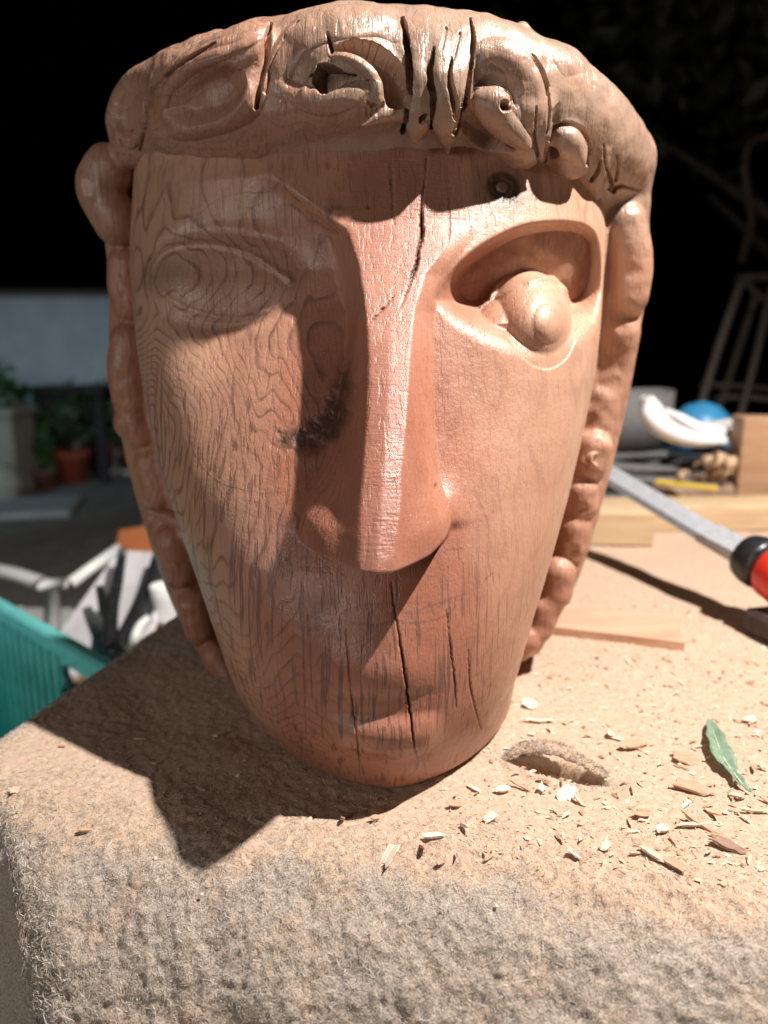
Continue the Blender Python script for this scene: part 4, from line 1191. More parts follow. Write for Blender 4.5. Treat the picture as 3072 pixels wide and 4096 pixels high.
BIG = [ # px, py, length px, width px, curl, taper, yaw deg, tilt, material, label
 (2735,3040,105,78,0,.25,-8,(.12,.10),1,'flat six-sided brown wood chip lying left of the green leaf'),
 (2270,3185,84,62,.3,.35,35,(.55,-.25),2,'thick pale wood chip just in front of the torn hole'),
 (2770,3165,150,60,.5,.5,-22,(.2,.1),1,'large brown curled wood flake just below the stem end of the leaf'),
 (2150,2893,125,16,0,.5,-4,(0,.02),2,'thin pale wood stick lying above the torn hole'),
 (2438,2945,62,34,.9,.4,60,(.7,.3),2,'bright white curled shaving between the torn hole and the leaf'),
 (2530,2990,125,46,.4,.6,22,(.35,.1),1,'long curved brown flake between the torn hole and the six-sided chip'),
 (1556,3440,105,62,.25,.3,62,(-.45,-.3),2,'large jagged pale wood chip on the front roll below the chin'),
 (1690,3405,92,26,1.1,.35,100,(.25,.55),1,'upright rolled shaving beside the jagged chip below the chin'),
 (1735,3358,78,24,.8,.4,8,(.3,.0),2,'small white shaving behind the rolled one below the chin'),
 (2298,3430,66,34,1.5,.05,-32,(.4,.35),2,'white peg-like roll of wood on the front roll'),
 (2418,3400,52,40,1.2,.3,30,(.5,-.4),2,'small cupped white shaving right of the peg-like roll'),
 (2785,3300,135,24,0,.6,-38,(.1,.28),1,'dark splinter lying across another near the right edge'),
 (2850,3262,110,22,0,.7,-75,(.2,-.35),0,'upright pale splinter in the splinter heap at the right edge'),
 (2770,3312,120,20,0,.6,5,(.05,.02),0,'flat pale splinter under the dark one near the right edge'),
 (2645,3330,56,34,.5,.3,22,(.3,.1),2,'small white chip left of the splinter heap'),
 (2570,3268,80,40,.6,.5,12,(.4,.2),1,'tan shaving left of the splinter heap, behind the small white chip'),
 (1958,3285,62,38,1.0,.3,28,(.5,-.3),2,'curled white shaving in front of the right side of the chin'),
 (1856,3318,64,18,.5,.5,118,(.4,.4),2,'narrow white shaving standing up left of the curled white one'),
 (1820,3232,60,26,.4,.5,14,(.25,.2),1,'tan chip just in front of the chin on its right'),
 (1370,3290,74,18,0,.5,92,(.3,.75),1,'thin brown chip standing upright below the left of the chin'),
 (1500,3287,40,26,.4,.3,30,(.3,.2),1,'small tan chip in front of the middle of the chin'),
 (66,3178,62,34,.5,.4,60,(.5,.5),0,'pale chip on the felt near the left edge of the picture'),
 (340,3333,58,22,.4,.5,25,(.3,.3),1,'narrow tan chip on the felt left of the shadow tip'),
 (2900,3390,130,52,.3,.5,-28,(.2,.2),3,'dark brown flake in the splinter heap at the right edge'),
 (3010,3255,120,16,0,.5,-6,(.05,.05),0,'long thin splinter above the dark brown flake at the right edge'),
 (2940,3190,66,34,1.0,.3,-50,(.5,-.3),2,'white cupped shaving below the leaf stem'),
 (2320,3215,60,26,.6,.4,-60,(.4,.4),0,'narrow pale chip leaning beside the thick pale chip'),
 (2125,2830,62,46,.4,.4,-35,(.4,.2),2,'white chip on the felt above the thin pale stick'),
 (2010,3170,60,30,.5,.4,14,(.3,.0),2,'pale chip left of the torn hole'),
 (2165,3165,60,36,.9,.3,60,(.5,.1),2,'cupped white chip in the mouth of the torn hole'),
 (2080,3155,90,16,0,.5,-30,(.1,.2),1,'dark splinter pointing into the torn hole'),
 (2610,3430,96,30,.2,.5,-48,(.1,.1),0,'long flat tan chip near the front right'),
 (2690,3470,90,36,.3,.4,-40,(.15,.1),1,'short broad tan chip near the front right'),
 (1760,3465,40,24,.4,.3,50,(.3,.3),1,'small brown chip on the fuzzy roll below the chin'),
 (3000,2890,60,34,.4,.3,20,(.2,.1),2,'pale chip at the right edge behind the leaf')]
for i, (px, py, L, W, cu, ta, yaw, ti, mi, lb) in enumerate(BIG):
    k = px2m(px, min(py, 3400))
    put(chip_mesh(100+i, L*k*.92, W*k*1.05, .0009+.0004*(i % 3), cu, ta, .1, 'wood_chip', mi), px, py, R(yaw), ti, .0022, 1, lb, 'wood chip')
small = [chip_mesh(300+i, .0050+.006*random.random(), .0020+.0030*random.random(), .0006, random.choice([0, .3, .7, 1.1]), .5, .2, 'wood_chip', i % 3) for i in range(12)]
rs = random.Random(5); pl = 0
while pl < 120:
    px, py = rs.uniform(1750, 3060), rs.uniform(2640, 3450)
    if px < 2080 and py < 3160 and (px-1560)**2/1.0 + ((py-2800)/.7)**2 < 520**2: continue
    if rs.random() > .35+.65*(px-1750)/1300: continue
    z_ = min((('close to the green leaf', 2860, 2960), ('in front of the torn hole', 2260, 3210), ('behind the torn hole', 2260, 2900), ('near the thin offcut board', 2480, 2640), ('beside the chin', 1950, 3200),
               ('among the splinters at the right edge', 2850, 3300), ('on the fuzzy front roll below the chin', 1850, 3420), ('on the front roll at the right', 2550, 3430), ('beside the six-sided chip', 2650, 3060), ('at the far right edge behind the leaf', 3000, 2720)),
             key=lambda q: math.hypot(px-q[1], (py-q[2])*1.6))[0]
    put(small[pl % 12], px, py, rs.uniform(0, 6.28), (rs.uniform(-.5, .5), rs.uniform(-.4, .4)), .0012, rs.uniform(.4, 1.0),
        'small %s wood chip lying %s' % (('pale', 'tan', 'white')[(pl % 12) % 3], z_), 'wood chip', 'small wood chips scattered right of the head')
    pl += 1
for px, py in ((300,2900),(520,2790),(420,2960),(620,3060),(860,2950),(700,2870),(250,2990),(980,3050),(560,2960),(800,3160),(380,2830)):
    put(small[(px//10) % 12], px, py, rs.uniform(0, 6.28), (rs.uniform(-.3, .3), rs.uniform(-.3, .3)), .001, rs.uniform(.6, 1.0),
        'small chip lying in the shadow left of the head', 'wood chip', 'small wood chips in the shadow left of the head')
for px, py, sz in ((622,3440,7),(807,3583,6),(1985,3630,6)):
    k = px2m(px, 3400)*sz*1.3
    me = MB().lathe([(k*.35, -k*.8), (k*.85, -k*.4), (k, .05*k), (k*.7, k*.55), (k*.2, k*.8)], 8).data('wood_bead', M_CHIP[2], True)
    put(me, px, py, 0, (.3, .2), k*.8, 1, 'tiny white crumb of wood caught on the fuzzy front roll', 'wood crumb', 'white crumbs on the front roll', 'wood_crumb')

# green leaf
def leaf_mat(name, a, b):
    m = NT(name); co = m.coord(); n1 = m.noise(co, 220, 3, .6)
    return m.done(m.mix(m.rng(n1, .35, .65), a, b), .55, m.bump(n1, .3, .0006))
LF = empty('leaf', (0, 0, 0), label='grey green leaf lying among the wood chips at the right edge', cat='leaf')
cl = resample(np.array([at_z(2838, 2878, .004), at_z(2862, 2955, .006), at_z(2895, 3035, .005), at_z(2925, 3080, .004), at_z(2965, 3135, .004), at_z(3005, 3165, .002)]), 26)
VL, FL = [], []
wl_ = np.interp(np.linspace(0, 1, 26), [0, .06, .2, .4, .58, .66, .72, .85, 1], [.0007, .0032, .0056, .0066, .0046, .0013, .0031, .0026, .0004])
dirL = np.gradient(cl, axis=0); dirL /= np.linalg.norm(dirL, axis=1, keepdims=True)
for i in range(26):
    sdl = np.cross(dirL[i], (0, 0, 1)); sdl /= np.linalg.norm(sdl)
    for j in range(7):
        q = j/3-1
        VL.append(cl[i] + sdl*q*wl_[i]*(1+.10*math.sin(i*1.7+j)) + np.array([0, 0, abs(q)*wl_[i]*.38 + .0006*math.sin(i*.9+q*2) - .0004*q]))
FL = [(i*7+j, (i+1)*7+j, (i+1)*7+j+1, i*7+j+1) for i in range(25) for j in range(6)]
lo_ = mesh_np('blade', np.array(VL), np.array(FL), leaf_mat('leaf_green', (.15, .235, .15), (.22, .31, .22)), LF)
sm = lo_.modifiers.new('thick', 'SOLIDIFY'); sm.thickness = .0004
MB().tube(cl[:22]+np.array([0, 0, .0004]), np.linspace(.0003, .0007, 22), 6).build('midrib', leaf_mat('leaf_rib', (.48, .50, .36), (.55, .54, .42)), LF, True)

# thin offcut board lying on the felt behind the chips
M_OFF = plank_wood('offcut_wood', (.64, .40, .27), (.52, .30, .19), 0, 60)
p0, p1, p2, p3 = (at_z(*q, .009) for q in ((2150,2500),(2740,2570),(2700,2455),(2190,2422)))
OB = np.array([p0, p1, p2, p3]); 
V8 = [tuple(p+np.array([0, 0, -.0085])) for p in OB]+[tuple(p) for p in OB]
tag(MB().add(V8, [(0,3,2,1),(4,5,6,7),(0,1,5,4),(1,2,6,5),(2,3,7,6),(3,0,4,7)]).build('offcut_board', M_OFF), 'thin pinkish offcut board lying flat on the felt right of the head', 'board')

# ------------------------------------------------------------------ tools and wood behind, right
M_PINE = plank_wood('pine', (.62, .46, .28), (.52, .35, .20), 0, 50)
M_PINE2 = plank_wood('brown_pine', (.46, .28, .16), (.36, .20, .11), 0, 50)
def block(name, lo, hi, loc, rz, mat, label, cat, bev=.002, tilt=0):
    o = MB().box(lo, hi, None, bev).build(name, mat); o.location = loc; o.rotation_euler = (tilt, 0, rz); return tag(o, label, cat)
block('wood_batten', (-.22, 0, 0), (.30, .075, .036), (.44, 1.035, .001), R(3), M_PINE, 'long pale wooden batten lying across the bench behind the chisel', 'batten')
pB = at_y(3030, 1945, 1.16)
block('wood_block', (-.03, 0, 0), (.15, .06, .150), (pB[0], 1.16, .001), R(-8), M_PINE2, 'upright brown wood block at the right edge behind the batten', 'wood block')
pC = at_y(2460, 2045, 1.0)
block('wood_wedge', (-.10, 0, 0), (.055, .05, .045), (.30, .955, .001), R(-4), M_PINE, 'short pale wood block beside the right side of the hair under the blade', 'wood block')

# chisel
M_STEEL = plain('grey_steel', (.40, .41, .43), .5, .15, 180, .08, .0004, .25)
M_BLACK = plain('black_plastic', (.018, .018, .020), .35, .3, 90, .1)
M_RED = plain('red_plastic', (.62, .035, .018), .3, .12, 90, .05)
P1 = at_y(2385, 1862, .93); P2 = at_y(2990, 2222, .69)
ax = Vector(P2-P1); Lc = ax.length; ax.normalize()
CH = empty('chisel', tuple(P1), label='steel chisel with black collar and red handle resting on the wood blocks, right edge', cat='chisel')
zax = Vector((-.15, -.35, 1)); zax = (zax - ax*zax.dot(ax)).normalized(); yax = zax.cross(ax)
CH.rotation_euler = Matrix((ax, yax, zax)).transposed().to_euler()
bl = MB(); bl.add([(-.06,-.016,-.002),(-.06,.016,-.002),(-.06,.016,.0005),(-.06,-.016,.0005),(-.03,-.016,-.0028),(-.03,.016,-.0028),(-.03,.012,.0028),(-.03,-.012,.0028),
                   (Lc-.055,-.016,-.003),(Lc-.055,.016,-.003),(Lc-.055,.012,.003),(Lc-.055,-.012,.003)],
                  [(0,1,2,3),(0,4,5,1),(4,8,9,5),(3,2,6,7),(7,6,10,11),(1,5,6,2),(5,9,10,6),(0,3,7,4),(4,7,11,8),(8,11,10,9)])
bl.build('blade', M_STEEL, CH)
MB().add([(Lc-.054,-.016,-.0045),(Lc-.054,.016,-.0045),(Lc-.054,.014,.0045),(Lc-.054,-.014,.0045),(Lc,-.013,-.006),(Lc,.013,-.006),(Lc,.012,.006),(Lc,-.012,.006)],
         [(0,1,2,3),(4,7,6,5),(0,4,5,1),(1,5,6,2),(2,6,7,3),(3,7,4,0)]).build('shank', M_STEEL, CH)
RX = Matrix.Rotation(R(90), 4, 'Y')
MB().lathe([(.015, Lc-.004), (.022, Lc+.001), (.0245, Lc+.010), (.0245, Lc+.020), (.0225, Lc+.026)], 24, RX).build('collar', M_BLACK, CH, True)
MB().lathe([(.0200, Lc+.0265), (.0255, Lc+.033), (.0265, Lc+.05), (.0205, Lc+.075), (.0195, Lc+.10), (.0215, Lc+.125), (.0200, Lc+.14), (.012, Lc+.147)], 24, RX).build('handle', M_RED, CH, True)

HP = P2 + np.array(ax)*.075
block('dark_block', (-.035, -.04, 0), (.10, .04, HP[2]-.024), (HP[0], HP[1], .001), R(15), plain('dark_stained_wood', (.045, .03, .025), .6, .3, 60), 'dark wood block under the red chisel handle at the right edge', 'wood block', .004)

# heap behind the batten: belts, cloth, cap, rule, shavings
M_BELT = plain('grey_belt', (.16, .155, .15), .8, .35, 300, .5, .0008)
def ring_band(cx, cy, z0, z1, a, b, rot, th, ph0=0, ph1=2*math.pi, n=48, wob=.0):
    m = MB(); V_ = []
    for i in range(n+1):
        t = ph0+(ph1-ph0)*i/n
        for rr2, zz_ in ((1, z0), (1, z1), (1-th/a, z1), (1-th/a, z0)):
            x, y = a*rr2*math.cos(t), b*rr2*math.sin(t)
            V_.append((cx+x*math.cos(rot)-y*math.sin(rot), cy+x*math.sin(rot)+y*math.cos(rot), zz_+wob*math.sin(2*t+1)))
    F_ = [(i*4+k, i*4+(k+1) % 4, i*4+4+(k+1) % 4, i*4+4+k) for i in range(n) for k in range(4)]
    return m.add(V_, F_)
bc = at_y(2560, 1760, 1.38)
for i, (dz, a, b, lb) in enumerate(((0, .175, .11, 'lowest flat grey ring of the stack behind the chisel'), (.016, .168, .106, 'second flat grey ring up in the stack behind the chisel'), (.033, .172, .11, 'third flat grey ring up in the stack behind the chisel'), (.051, .165, .10, 'top flat grey ring of the stack behind the chisel'))):
    tag(ring_band(bc[0]+.03+.008*(i % 2), 1.34, .002+dz, .013+dz, a, b, .1*i, .05, n=40, wob=.0).build('grey_ring', M_BELT, None, True), lb, 'ring', 'flat grey rings stacked behind the chisel')
tag(ring_band(bc[0]-.02, 1.47, .070, .175, .12, .075, .3, .006, wob=.004).build('belt_loop', M_BELT, None, True), 'grey loop of belt standing on edge behind the white cloth', 'belt')
M_CLOTH = plain('white_cloth', (.80, .78, .77), .85, .05, 40, .3, .004)
CL = empty('white_cloth', (0, 0, 0), label='folded white cloth with a raised rounded end on the heap behind the chisel', cat='cloth')
def tubepx(lst, Y0):  # px, py, Y, r px
    P = [at_y(a, b, c) for a, b, c, d in lst]; rr2 = [d*project(p)[2]/FPX for p, (a, b, c, d) in zip(P, lst)]
    A = resample(np.array([[*p, r2] for p, r2 in zip(P, rr2)]), 26); return A[:, :3], A[:, 3]
p_, r_ = tubepx([(2585,1585,1.24,24),(2600,1625,1.24,46),(2625,1680,1.23,55),(2680,1725,1.22,50),(2780,1758,1.21,38),(2900,1765,1.21,22)], 1.2)
MB().tube(p_, r_, 18, True, .8).build('fold', M_CLOTH, CL, True)
p_, r_ = tubepx([(2660,1640,1.27,14),(2720,1675,1.26,30),(2810,1722,1.25,40),(2920,1735,1.25,40),(3040,1715,1.25,36),(3160,1700,1.25,34)], 1.2)
MB().tube(p_, r_, 18, True, .7).build('fold', M_CLOTH, CL, True)
p_, r_ = tubepx([(2800,1710,1.32,20),(2900,1695,1.31,28),(3020,1690,1.30,30),(3160,1680,1.3,30)], 1.2)
MB().tube(p_, r_, 14, True, .6).build('fold', plain('cream_cloth', (.62, .58, .50), .85, .08, 40, .3, .004), CL, True)
CLW = at_y(2920, 1800, 1.27)
MB().box((-.10, -.05, 0), (.16, .07, .070), None, .02).build('rag_base', plain('dark_rag', (.05, .05, .055), .9), None)
o = bpy.data.objects['rag_base']; o.name = 'dark_rag'; o.location = (CLW[0], 1.285, .001); tag(o, 'dark folded rag under the white cloth', 'rag')
cb = at_y(2805, 1690, 1.42)
cap = MB(); cap.lathe([(.062, -.06), (.060, -.02), (.050, .012), (.030, .032), (.004, .040)], 24); 
CAPO = cap.build('blue_bowl', plain('blue_plastic', (.035, .22, .42), .4, .15), None, True); CAPO.location = tuple(cb); tag(CAPO, 'upturned blue bowl behind the white cloth', 'bowl')
CAPO.location = (cb[0], 1.42, cb[2])
st = MB().box((-.05, -.05, 0), (.05, .05, cb[2]-.061)).build('dark_tin', M_BLACK); st.location = (cb[0], 1.42, .001); tag(st, 'dark tin under the blue bowl, mostly hidden', 'tin')
ry0, ry1 = at_y(2625, 1925, 1.17), at_y(2870, 1955, 1.12)
d_ = ry1-ry0
o = MB().box((0, -.009, -.002), (float(np.linalg.norm(d_)), .009, .002), None, .0008).build('folding_rule', plain('yellow_paint', (.72, .50, .04), .45, .08)); o.location = tuple(ry0)
o.rotation_euler = Vector(d_).to_track_quat('X', 'Z').to_euler(); tag(o, 'yellow folding rule resting behind the batten', 'rule')
# curled shavings on the heap
M_SHV = chip_mat('shaving', (.62, .43, .28), (.50, .32, .19))
CURLS = [(2795,1878,40),(2835,1850,46),(2880,1838,44),(2925,1850,40),(2965,1868,36),(2860,1890,34),(2990,1820,32),(2915,1895,34),(2740,1900,30)]
for i, (px, py, sz) in enumerate(CURLS):
    P = at_y(px, py, 1.20-.01*(i % 4)); k = sz*project(P)[2]/FPX
    m = MB(); V_ = []; nn = 18; yaw = rs.uniform(0, 6.28); til = rs.uniform(-.5, .5)
    Mx = Matrix.Rotation(yaw, 4, 'Z') @ Matrix.Rotation(til, 4, 'X')
    for q in range(nn+1):
        t = q/nn*5.2; rr2 = k*(.45+.09*t)
        for (yy, ro) in ((-.55, 0), (.55, 0), (.55, .0008), (-.55, .0008)):
            V_.append(Mx @ Vector(((rr2+ro)*math.cos(t), yy*k+k*.1*t, (rr2+ro)*math.sin(t))))
    m.add(V_, [(q*4+a, q*4+(a+1) % 4, q*4+4+(a+1) % 4, q*4+4+a) for q in range(nn) for a in range(4)])
    o = m.build('shaving_curl', M_SHV, None, True); o.location = tuple(P)
    tag(o, ('curled shaving at the left of the heap, low in front', 'upper left curled shaving of the heap under the white cloth', 'curled shaving at the top of the heap under the white cloth', 'curled shaving right of the top one in the heap', 'curled shaving on the right slope of the heap', 'small curled shaving low in the middle of the heap', 'curled shaving at the right end of the heap beside the upright block', 'curled shaving low at the right of the heap', 'stray curled shaving left of the heap near the yellow rule')[i], 'wood shaving', 'curled shavings heaped in front of the white cloth')
hb = at_y(2880, 1900, 1.2)
tag(MB().box((-.10, -.045, 0), (.16, .045, max(.03, hb[2]-.012)), None, .01).build('sandpaper_pad', plain('brown_pad', (.30, .20, .13), .9), None), 'brown pad under the curled shavings', 'pad').location = (hb[0], 1.215, .001)

# ------------------------------------------------------------------ left of the bench: crate, chair, odds and ends
M_TEAL = plain('teal_plastic', (.19, .68, .66), .4, .10, 40, .1)
LOWZ = -.36
LT = empty('low_table', (-.55, 1.02, -.80), (0, 0, R(137)), 'low wooden table beside the bench under the teal crate', 'table')
MB().box((-.42, -.32, .415), (.42, .40, .439), None, .004).build('top', M_BENCH, LT)
for a, b in ((-.37, -.27), (.37, -.27), (-.37, .35), (.37, .35)):
    MB().box((a-.025, b-.025, 0), (a+.025, b+.025, .4145)).build('leg', M_BENCH, LT)
CA = np.array([-.22, .72]); cdx = np.array([-.735, .677]); cdy = np.array([-.677, -.735])
CRT = empty('plastic_crate', (CA[0], CA[1], LOWZ), (0, 0, math.atan2(cdx[1], cdx[0])), 'teal plastic crate with a handle hole standing left of the bench', 'crate')
LX, LY, HZ, TW = .56, .30, .26, .004               # local x along the far wall, local +y towards the viewer's left
def wall(name, x0, x1, y0, y1, hole=None):
    m = MB()
    if hole is None:
        m.box((x0, y0, .004), (x1, y1, HZ-.012))
    else:
        h0, h1, g0, g1 = hole
        m.box((x0, y0, .004), (h0, y1, HZ-.012)); m.box((h1, y0, .004), (x1, y1, HZ-.012)); m.box((h0, y0, .004), (h1, y1, g0)); m.box((h0, y0, g1), (h1, y1, HZ-.012))
    return m.build(name, M_TEAL, CRT)
wall('side_panel', 0, LX, 0, TW, (.10, .245, HZ-.072, HZ-.036))
wall('side_panel', 0, LX, LY-TW, LY, (.17, .39, HZ-.080, HZ-.040))
wall('side_panel', 0, TW, TW, LY-TW); wall('side_panel', LX-TW, LX, TW, LY-TW)
MB().box((TW, TW, 0), (LX-TW, LY-TW, .0035)).build('base', M_TEAL, CRT)
rm = MB(); rm.box((-.008, -.008, HZ-.0115), (LX+.008, TW+.008, HZ), None, .004); rm.box((-.008, LY-TW-.008, HZ-.0115), (LX+.008, LY+.008, HZ), None, .004)
rm.box((-.008, TW+.0085, HZ-.0115), (TW+.008, LY-TW-.0085, HZ), None, .004); rm.box((LX-TW-.008, TW+.0085, HZ-.0115), (LX+.008, LY-TW-.0085, HZ), None, .004)
tag(rm.build('rim', M_TEAL, CRT), kind='stuff')
hr = MB(); hr.tube([(.10, TW+.003, HZ-.036), (.10, TW+.003, HZ-.072), (.245, TW+.003, HZ-.072), (.245, TW+.003, HZ-.036)], .005, 8); hr.build('handle_rim', M_TEAL, CRT, True)
for i in range(22):
    x = .02+i*.0245
    if .092 < x < .255: z1 = HZ-.080
    else: z1 = HZ-.03
    MB().box((x, TW+.0003, .012), (x+.009, TW+.0035, z1)).build('rib', M_TEAL, CRT)

M_PALE = plain('pale_plastic', (.74, .71, .73), .45, .06)
M_WHITE = plain('white_plastic', (.80, .80, .77), .35, .05)
def slab(name, corners, th, mat, parent=None):
    P = np.array(corners, float); n = np.cross(P[1]-P[0], P[3]-P[0]); n /= np.linalg.norm(n)
    B_ = P-n*th
    return MB().add(list(P)+list(B_), [(0,1,2,3),(7,6,5,4),(0,4,5,1),(1,5,6,2),(2,6,7,3),(3,7,4,0)]).build(name, mat, parent)
PAN = empty('plastic_sheet', (0, 0, 0), label='pale grey plastic panel leaning behind the teal crate', cat='panel')
slab('sheet', [at_y(215, 2560, .99), at_y(520, 2740, .86), at_y(700, 2215, 1.10), at_y(475, 2200, 1.14)], .012, M_PALE, PAN)
MB().tube([at_y(285, 2330, 1.085), at_y(480, 2190, 1.135)], .009, 10).build('edge', M_WHITE, PAN, True)
FK = empty('black_fork', (0, 0, 0), label='black forked plastic strap lying against the pale panel', cat='strap')
def strip(pts, wpx, name, Y_off):
    P = [at_y(a, b, c-Y_off) for a, b, c in pts]; w = [x*project(p)[2]/FPX for x, p in zip(wpx, P)]
    return MB().tube(resample(np.array(P), 14), np.interp(np.linspace(0, 1, 14), np.linspace(0, 1, len(w)), w), 10, True, .45, up=(.4, -1, .6)).build(name, M_BLACK, FK, True)
strip([(492,2195,1.12),(470,2330,1.06),(446,2440,1.01),(440,2560,.95),(448,2600,.93)], [16,22,28,32,20], 'prong', .035)
strip([(655,2225,1.11),(610,2360,1.05),(545,2480,.99),(470,2590,.93)], [44,46,40,30], 'prong', .035)
strip([(395,2345,1.05),(420,2420,1.02),(446,2500,.98)], [14,26,28], 'barb', .035)
tag(MB().tube(resample(np.array([at_y(455, 2660, .86), at_y(520, 2615, .87), at_y(540, 2550, .89), at_y(560, 2505, .91), at_y(600, 2470, .92)]), 20), .0062, 12).build('white_pipe', M_WHITE, None, True),
    'bent white plastic pipe between the teal crate and the bench', 'pipe')
cpb = at_y(668, 2520, 1.0); kq = project(cpb)[2]/FPX
CUP = empty('cup', tuple(cpb), label='small white cup with a red base band beside the bench', cat='cup')
MB().lathe([(.0, .002), (48*kq, 0), (52*kq, 45*kq)], 20, None, False).build('band', plain('red_paint', (.50, .03, .025), .4), CUP, True)
MB().lathe([(52*kq, 45.5*kq), (54*kq, 130*kq), (58*kq, 185*kq), (52*kq, 190*kq), (48*kq, 130*kq)], 20, None, False).build('body', M_WHITE, CUP, True)
cs = MB().box((-.04, -.035, 0), (.05, .035, cpb[2]-LOWZ-.001)).build('pale_box', plain('pale_card', (.55, .55, .52), .7)); cs.location = (cpb[0], cpb[1], LOWZ+.0); tag(cs, 'pale box under the small white cup', 'box')
og = slab('orange_board', [at_y(440, 2300, 1.42), at_y(720, 2300, 1.35), at_y(700, 2085, 1.40), at_y(478, 2120, 1.47)], .02, plain('orange_plastic', (.66, .22, .085), .5, .06))
tag(og, 'orange plastic board standing behind the pale panel', 'board')
og2 = slab('orange_tile', [at_y(560, 2125, 1.44), at_y(720, 2125, 1.38), at_y(700, 2010, 1.42), at_y(615, 2015, 1.46)], .02, bpy.data.materials['orange_plastic']); tag(og2, 'smaller orange tile leaning on top of the orange board', 'tile')

# white garden chair
GC = empty('garden_chair', (0, 0, 0), label='white plastic garden chair with flat arms behind the teal crate, left edge', cat='chair')
c0, c1, c2 = at_y(-60, 2272, 1.36), at_y(185, 2338, 1.24), at_y(262, 2330, 1.24)
MB().tube(resample(np.array([c0, (c0+c1)/2+np.array([0, 0, .004]), c1]), 12), .017, 12, True, .6).build('armrest', M_WHITE, GC, True)
MB().tube([c1+np.array([-.01, .0, -.002]), c2], .014, 12, True, .6).build('armrest', M_WHITE, GC, True)
lg = at_y(212, 2345, 1.24)
MB().tube([lg, lg+np.array([-.01, -.01, -.12]), (lg[0]-.02, lg[1]-.03, -.80)], [.013, .015, .017], 10).build('leg', M_WHITE, GC, True)
l2 = np.array([c0[0]-.10, c0[1]+.05, c0[2]])
MB().tube([c0, l2], .015, 10, True, .6).build('armrest', M_WHITE, GC, True)
MB().tube([l2, (l2[0]-.03, l2[1]+.05, -.80)], .015, 10).build('leg', M_WHITE, GC, True)
MB().box((c0[0]-.12, 1.25, c0[2]-.22), (c1[0], 1.68, c0[2]-.19), None, .01).build('seat', M_WHITE, GC)
for q in ((c1[0]-.02, 1.66), (c0[0]-.10, 1.66)):
    MB().tube([(q[0], q[1], c0[2]-.19), (q[0], q[1]+.06, -.80)], .015, 10).build('leg', M_WHITE, GC, True)

# ------------------------------------------------------------------ the yard
GZ = -.80
def patio_mat():
    m = NT('patio'); co = m.coord()
    n1 = m.noise(co, 9, 5, .6); n2 = m.noise(co, 90, 4, .65); n3 = m.noise(co, 2.2, 3, .6)
    c = m.mix(m.rng(n1, .3, .7), (.22, .205, .185), (.33, .31, .285)); c = m.mix(m.rng(n2, .5, .75, 0, .6), c, (.14, .125, .105)); c = m.mix(m.rng(n3, .5, .7, 0, .45), c, (.20, .165, .125))
    return m.done(c, .9, m.bump(n2, .5, .004))
gx = np.concatenate([np.linspace(-60, -8, 14), np.linspace(-7, 7, 57), np.linspace(8, 60, 14)]); gy = np.concatenate([np.linspace(-40, -6, 10), np.linspace(-5, 9, 57), np.linspace(10, 70, 14)])
GX, GY = np.meshgrid(gx, gy)
gz_ = GZ + .012*vnoise(GX, GY, 1.7, 61)*(np.abs(GX) < 7.5)
Ig = np.arange(GX.size).reshape(GX.shape)
tag(mesh_np('ground', np.stack([GX, GY, gz_], -1).reshape(-1, 3), np.stack([Ig[:-1, :-1], Ig[:-1, 1:], Ig[1:, 1:], Ig[1:, :-1]], -1).reshape(-1, 4), patio_mat()), kind='structure')
def gp(px, py): return at_z(px, py, GZ)
WALLY = 6.75
wt = at_y(200, 1185, WALLY)[2]; wr = at_y(470, 1500, WALLY)[0]  # house wall ends where its light fades: shade shaped as an edge
GW = empty('house_wall', (0, WALLY, GZ), label='white rendered house wall at the far left of the yard, cut off above its lit part', cat='wall')
M_WALL = plain('white_render', (.62, .68, .72), .85, .10, 5, .3, .01)  # white wall, with the cool cast of the light mixed into its colour
MB().box((-9, 0, -.05), (wr, .22, wt-GZ), None, .015).build('render', M_WALL, GW)
MB().box((-9.02, -.03, wt-GZ+.0005), (wr+.03, .25, wt-GZ+.05), None, .01).build('top_edge', plain('wall_top_edge', (.16, .14, .13), .8), GW)  # dark strip added along the cut top of the house wall
sl0 = gp(120, 2040)
o = MB().box((-.95, -.30, 0), (.30, .30, .045), None, .012).build('stone_slab', plain('pale_stone', (.46, .48, .48), .8, .15, 12, .4, .006)); o.location = (sl0[0], sl0[1], GZ-.004); o.rotation_euler = (0, 0, R(14))
tag(o, 'pale stone slab lying on the patio in front of the planter', 'slab')
# planter column
pc = gp(60, 1975)
PLN = empty('planter', (pc[0]-.05, pc[1]+.1, GZ), label='pale stone planter with green leaves at the left edge of the yard', cat='planter')
M_STONE = plain('planter_stone', (.42, .39, .32), .85, .2, 14, .4, .008)
MB().box((-.34, -.20, 0), (.12, .20, .58), None, .02).build('body', M_STONE, PLN); MB().box((-.37, -.23, .5805), (.15, .23, .64), None, .015).build('rim', M_STONE, PLN)
bo = MB().lathe([(.05, 0), (.13, .03), (.16, .14), (.12, .24), (.04, .29)], 14).build('round_stone', plain('round_stone', (.45, .44, .38), .8, .2, 20)); q = gp(20, 2000); o = bo; o.location = (q[0], q[1]-.05, GZ-.01)
tag(o, 'rounded pale stone on the patio at the foot of the planter', 'stone')
M_TERRA = plain('terracotta', (.42, .085, .045), .75, .2, 22, .3, .004); M_TERRA2 = plain('brown_clay', (.22, .085, .055), .8, .2, 22, .3, .004)
M_LEAFS = [leaf_mat('foliage_a', (.035, .11, .030), (.06, .17, .04)), leaf_mat('foliage_b', (.045, .085, .040), (.07, .125, .055)), leaf_mat('foliage_c', (.022, .026, .014), (.045, .048, .026))]
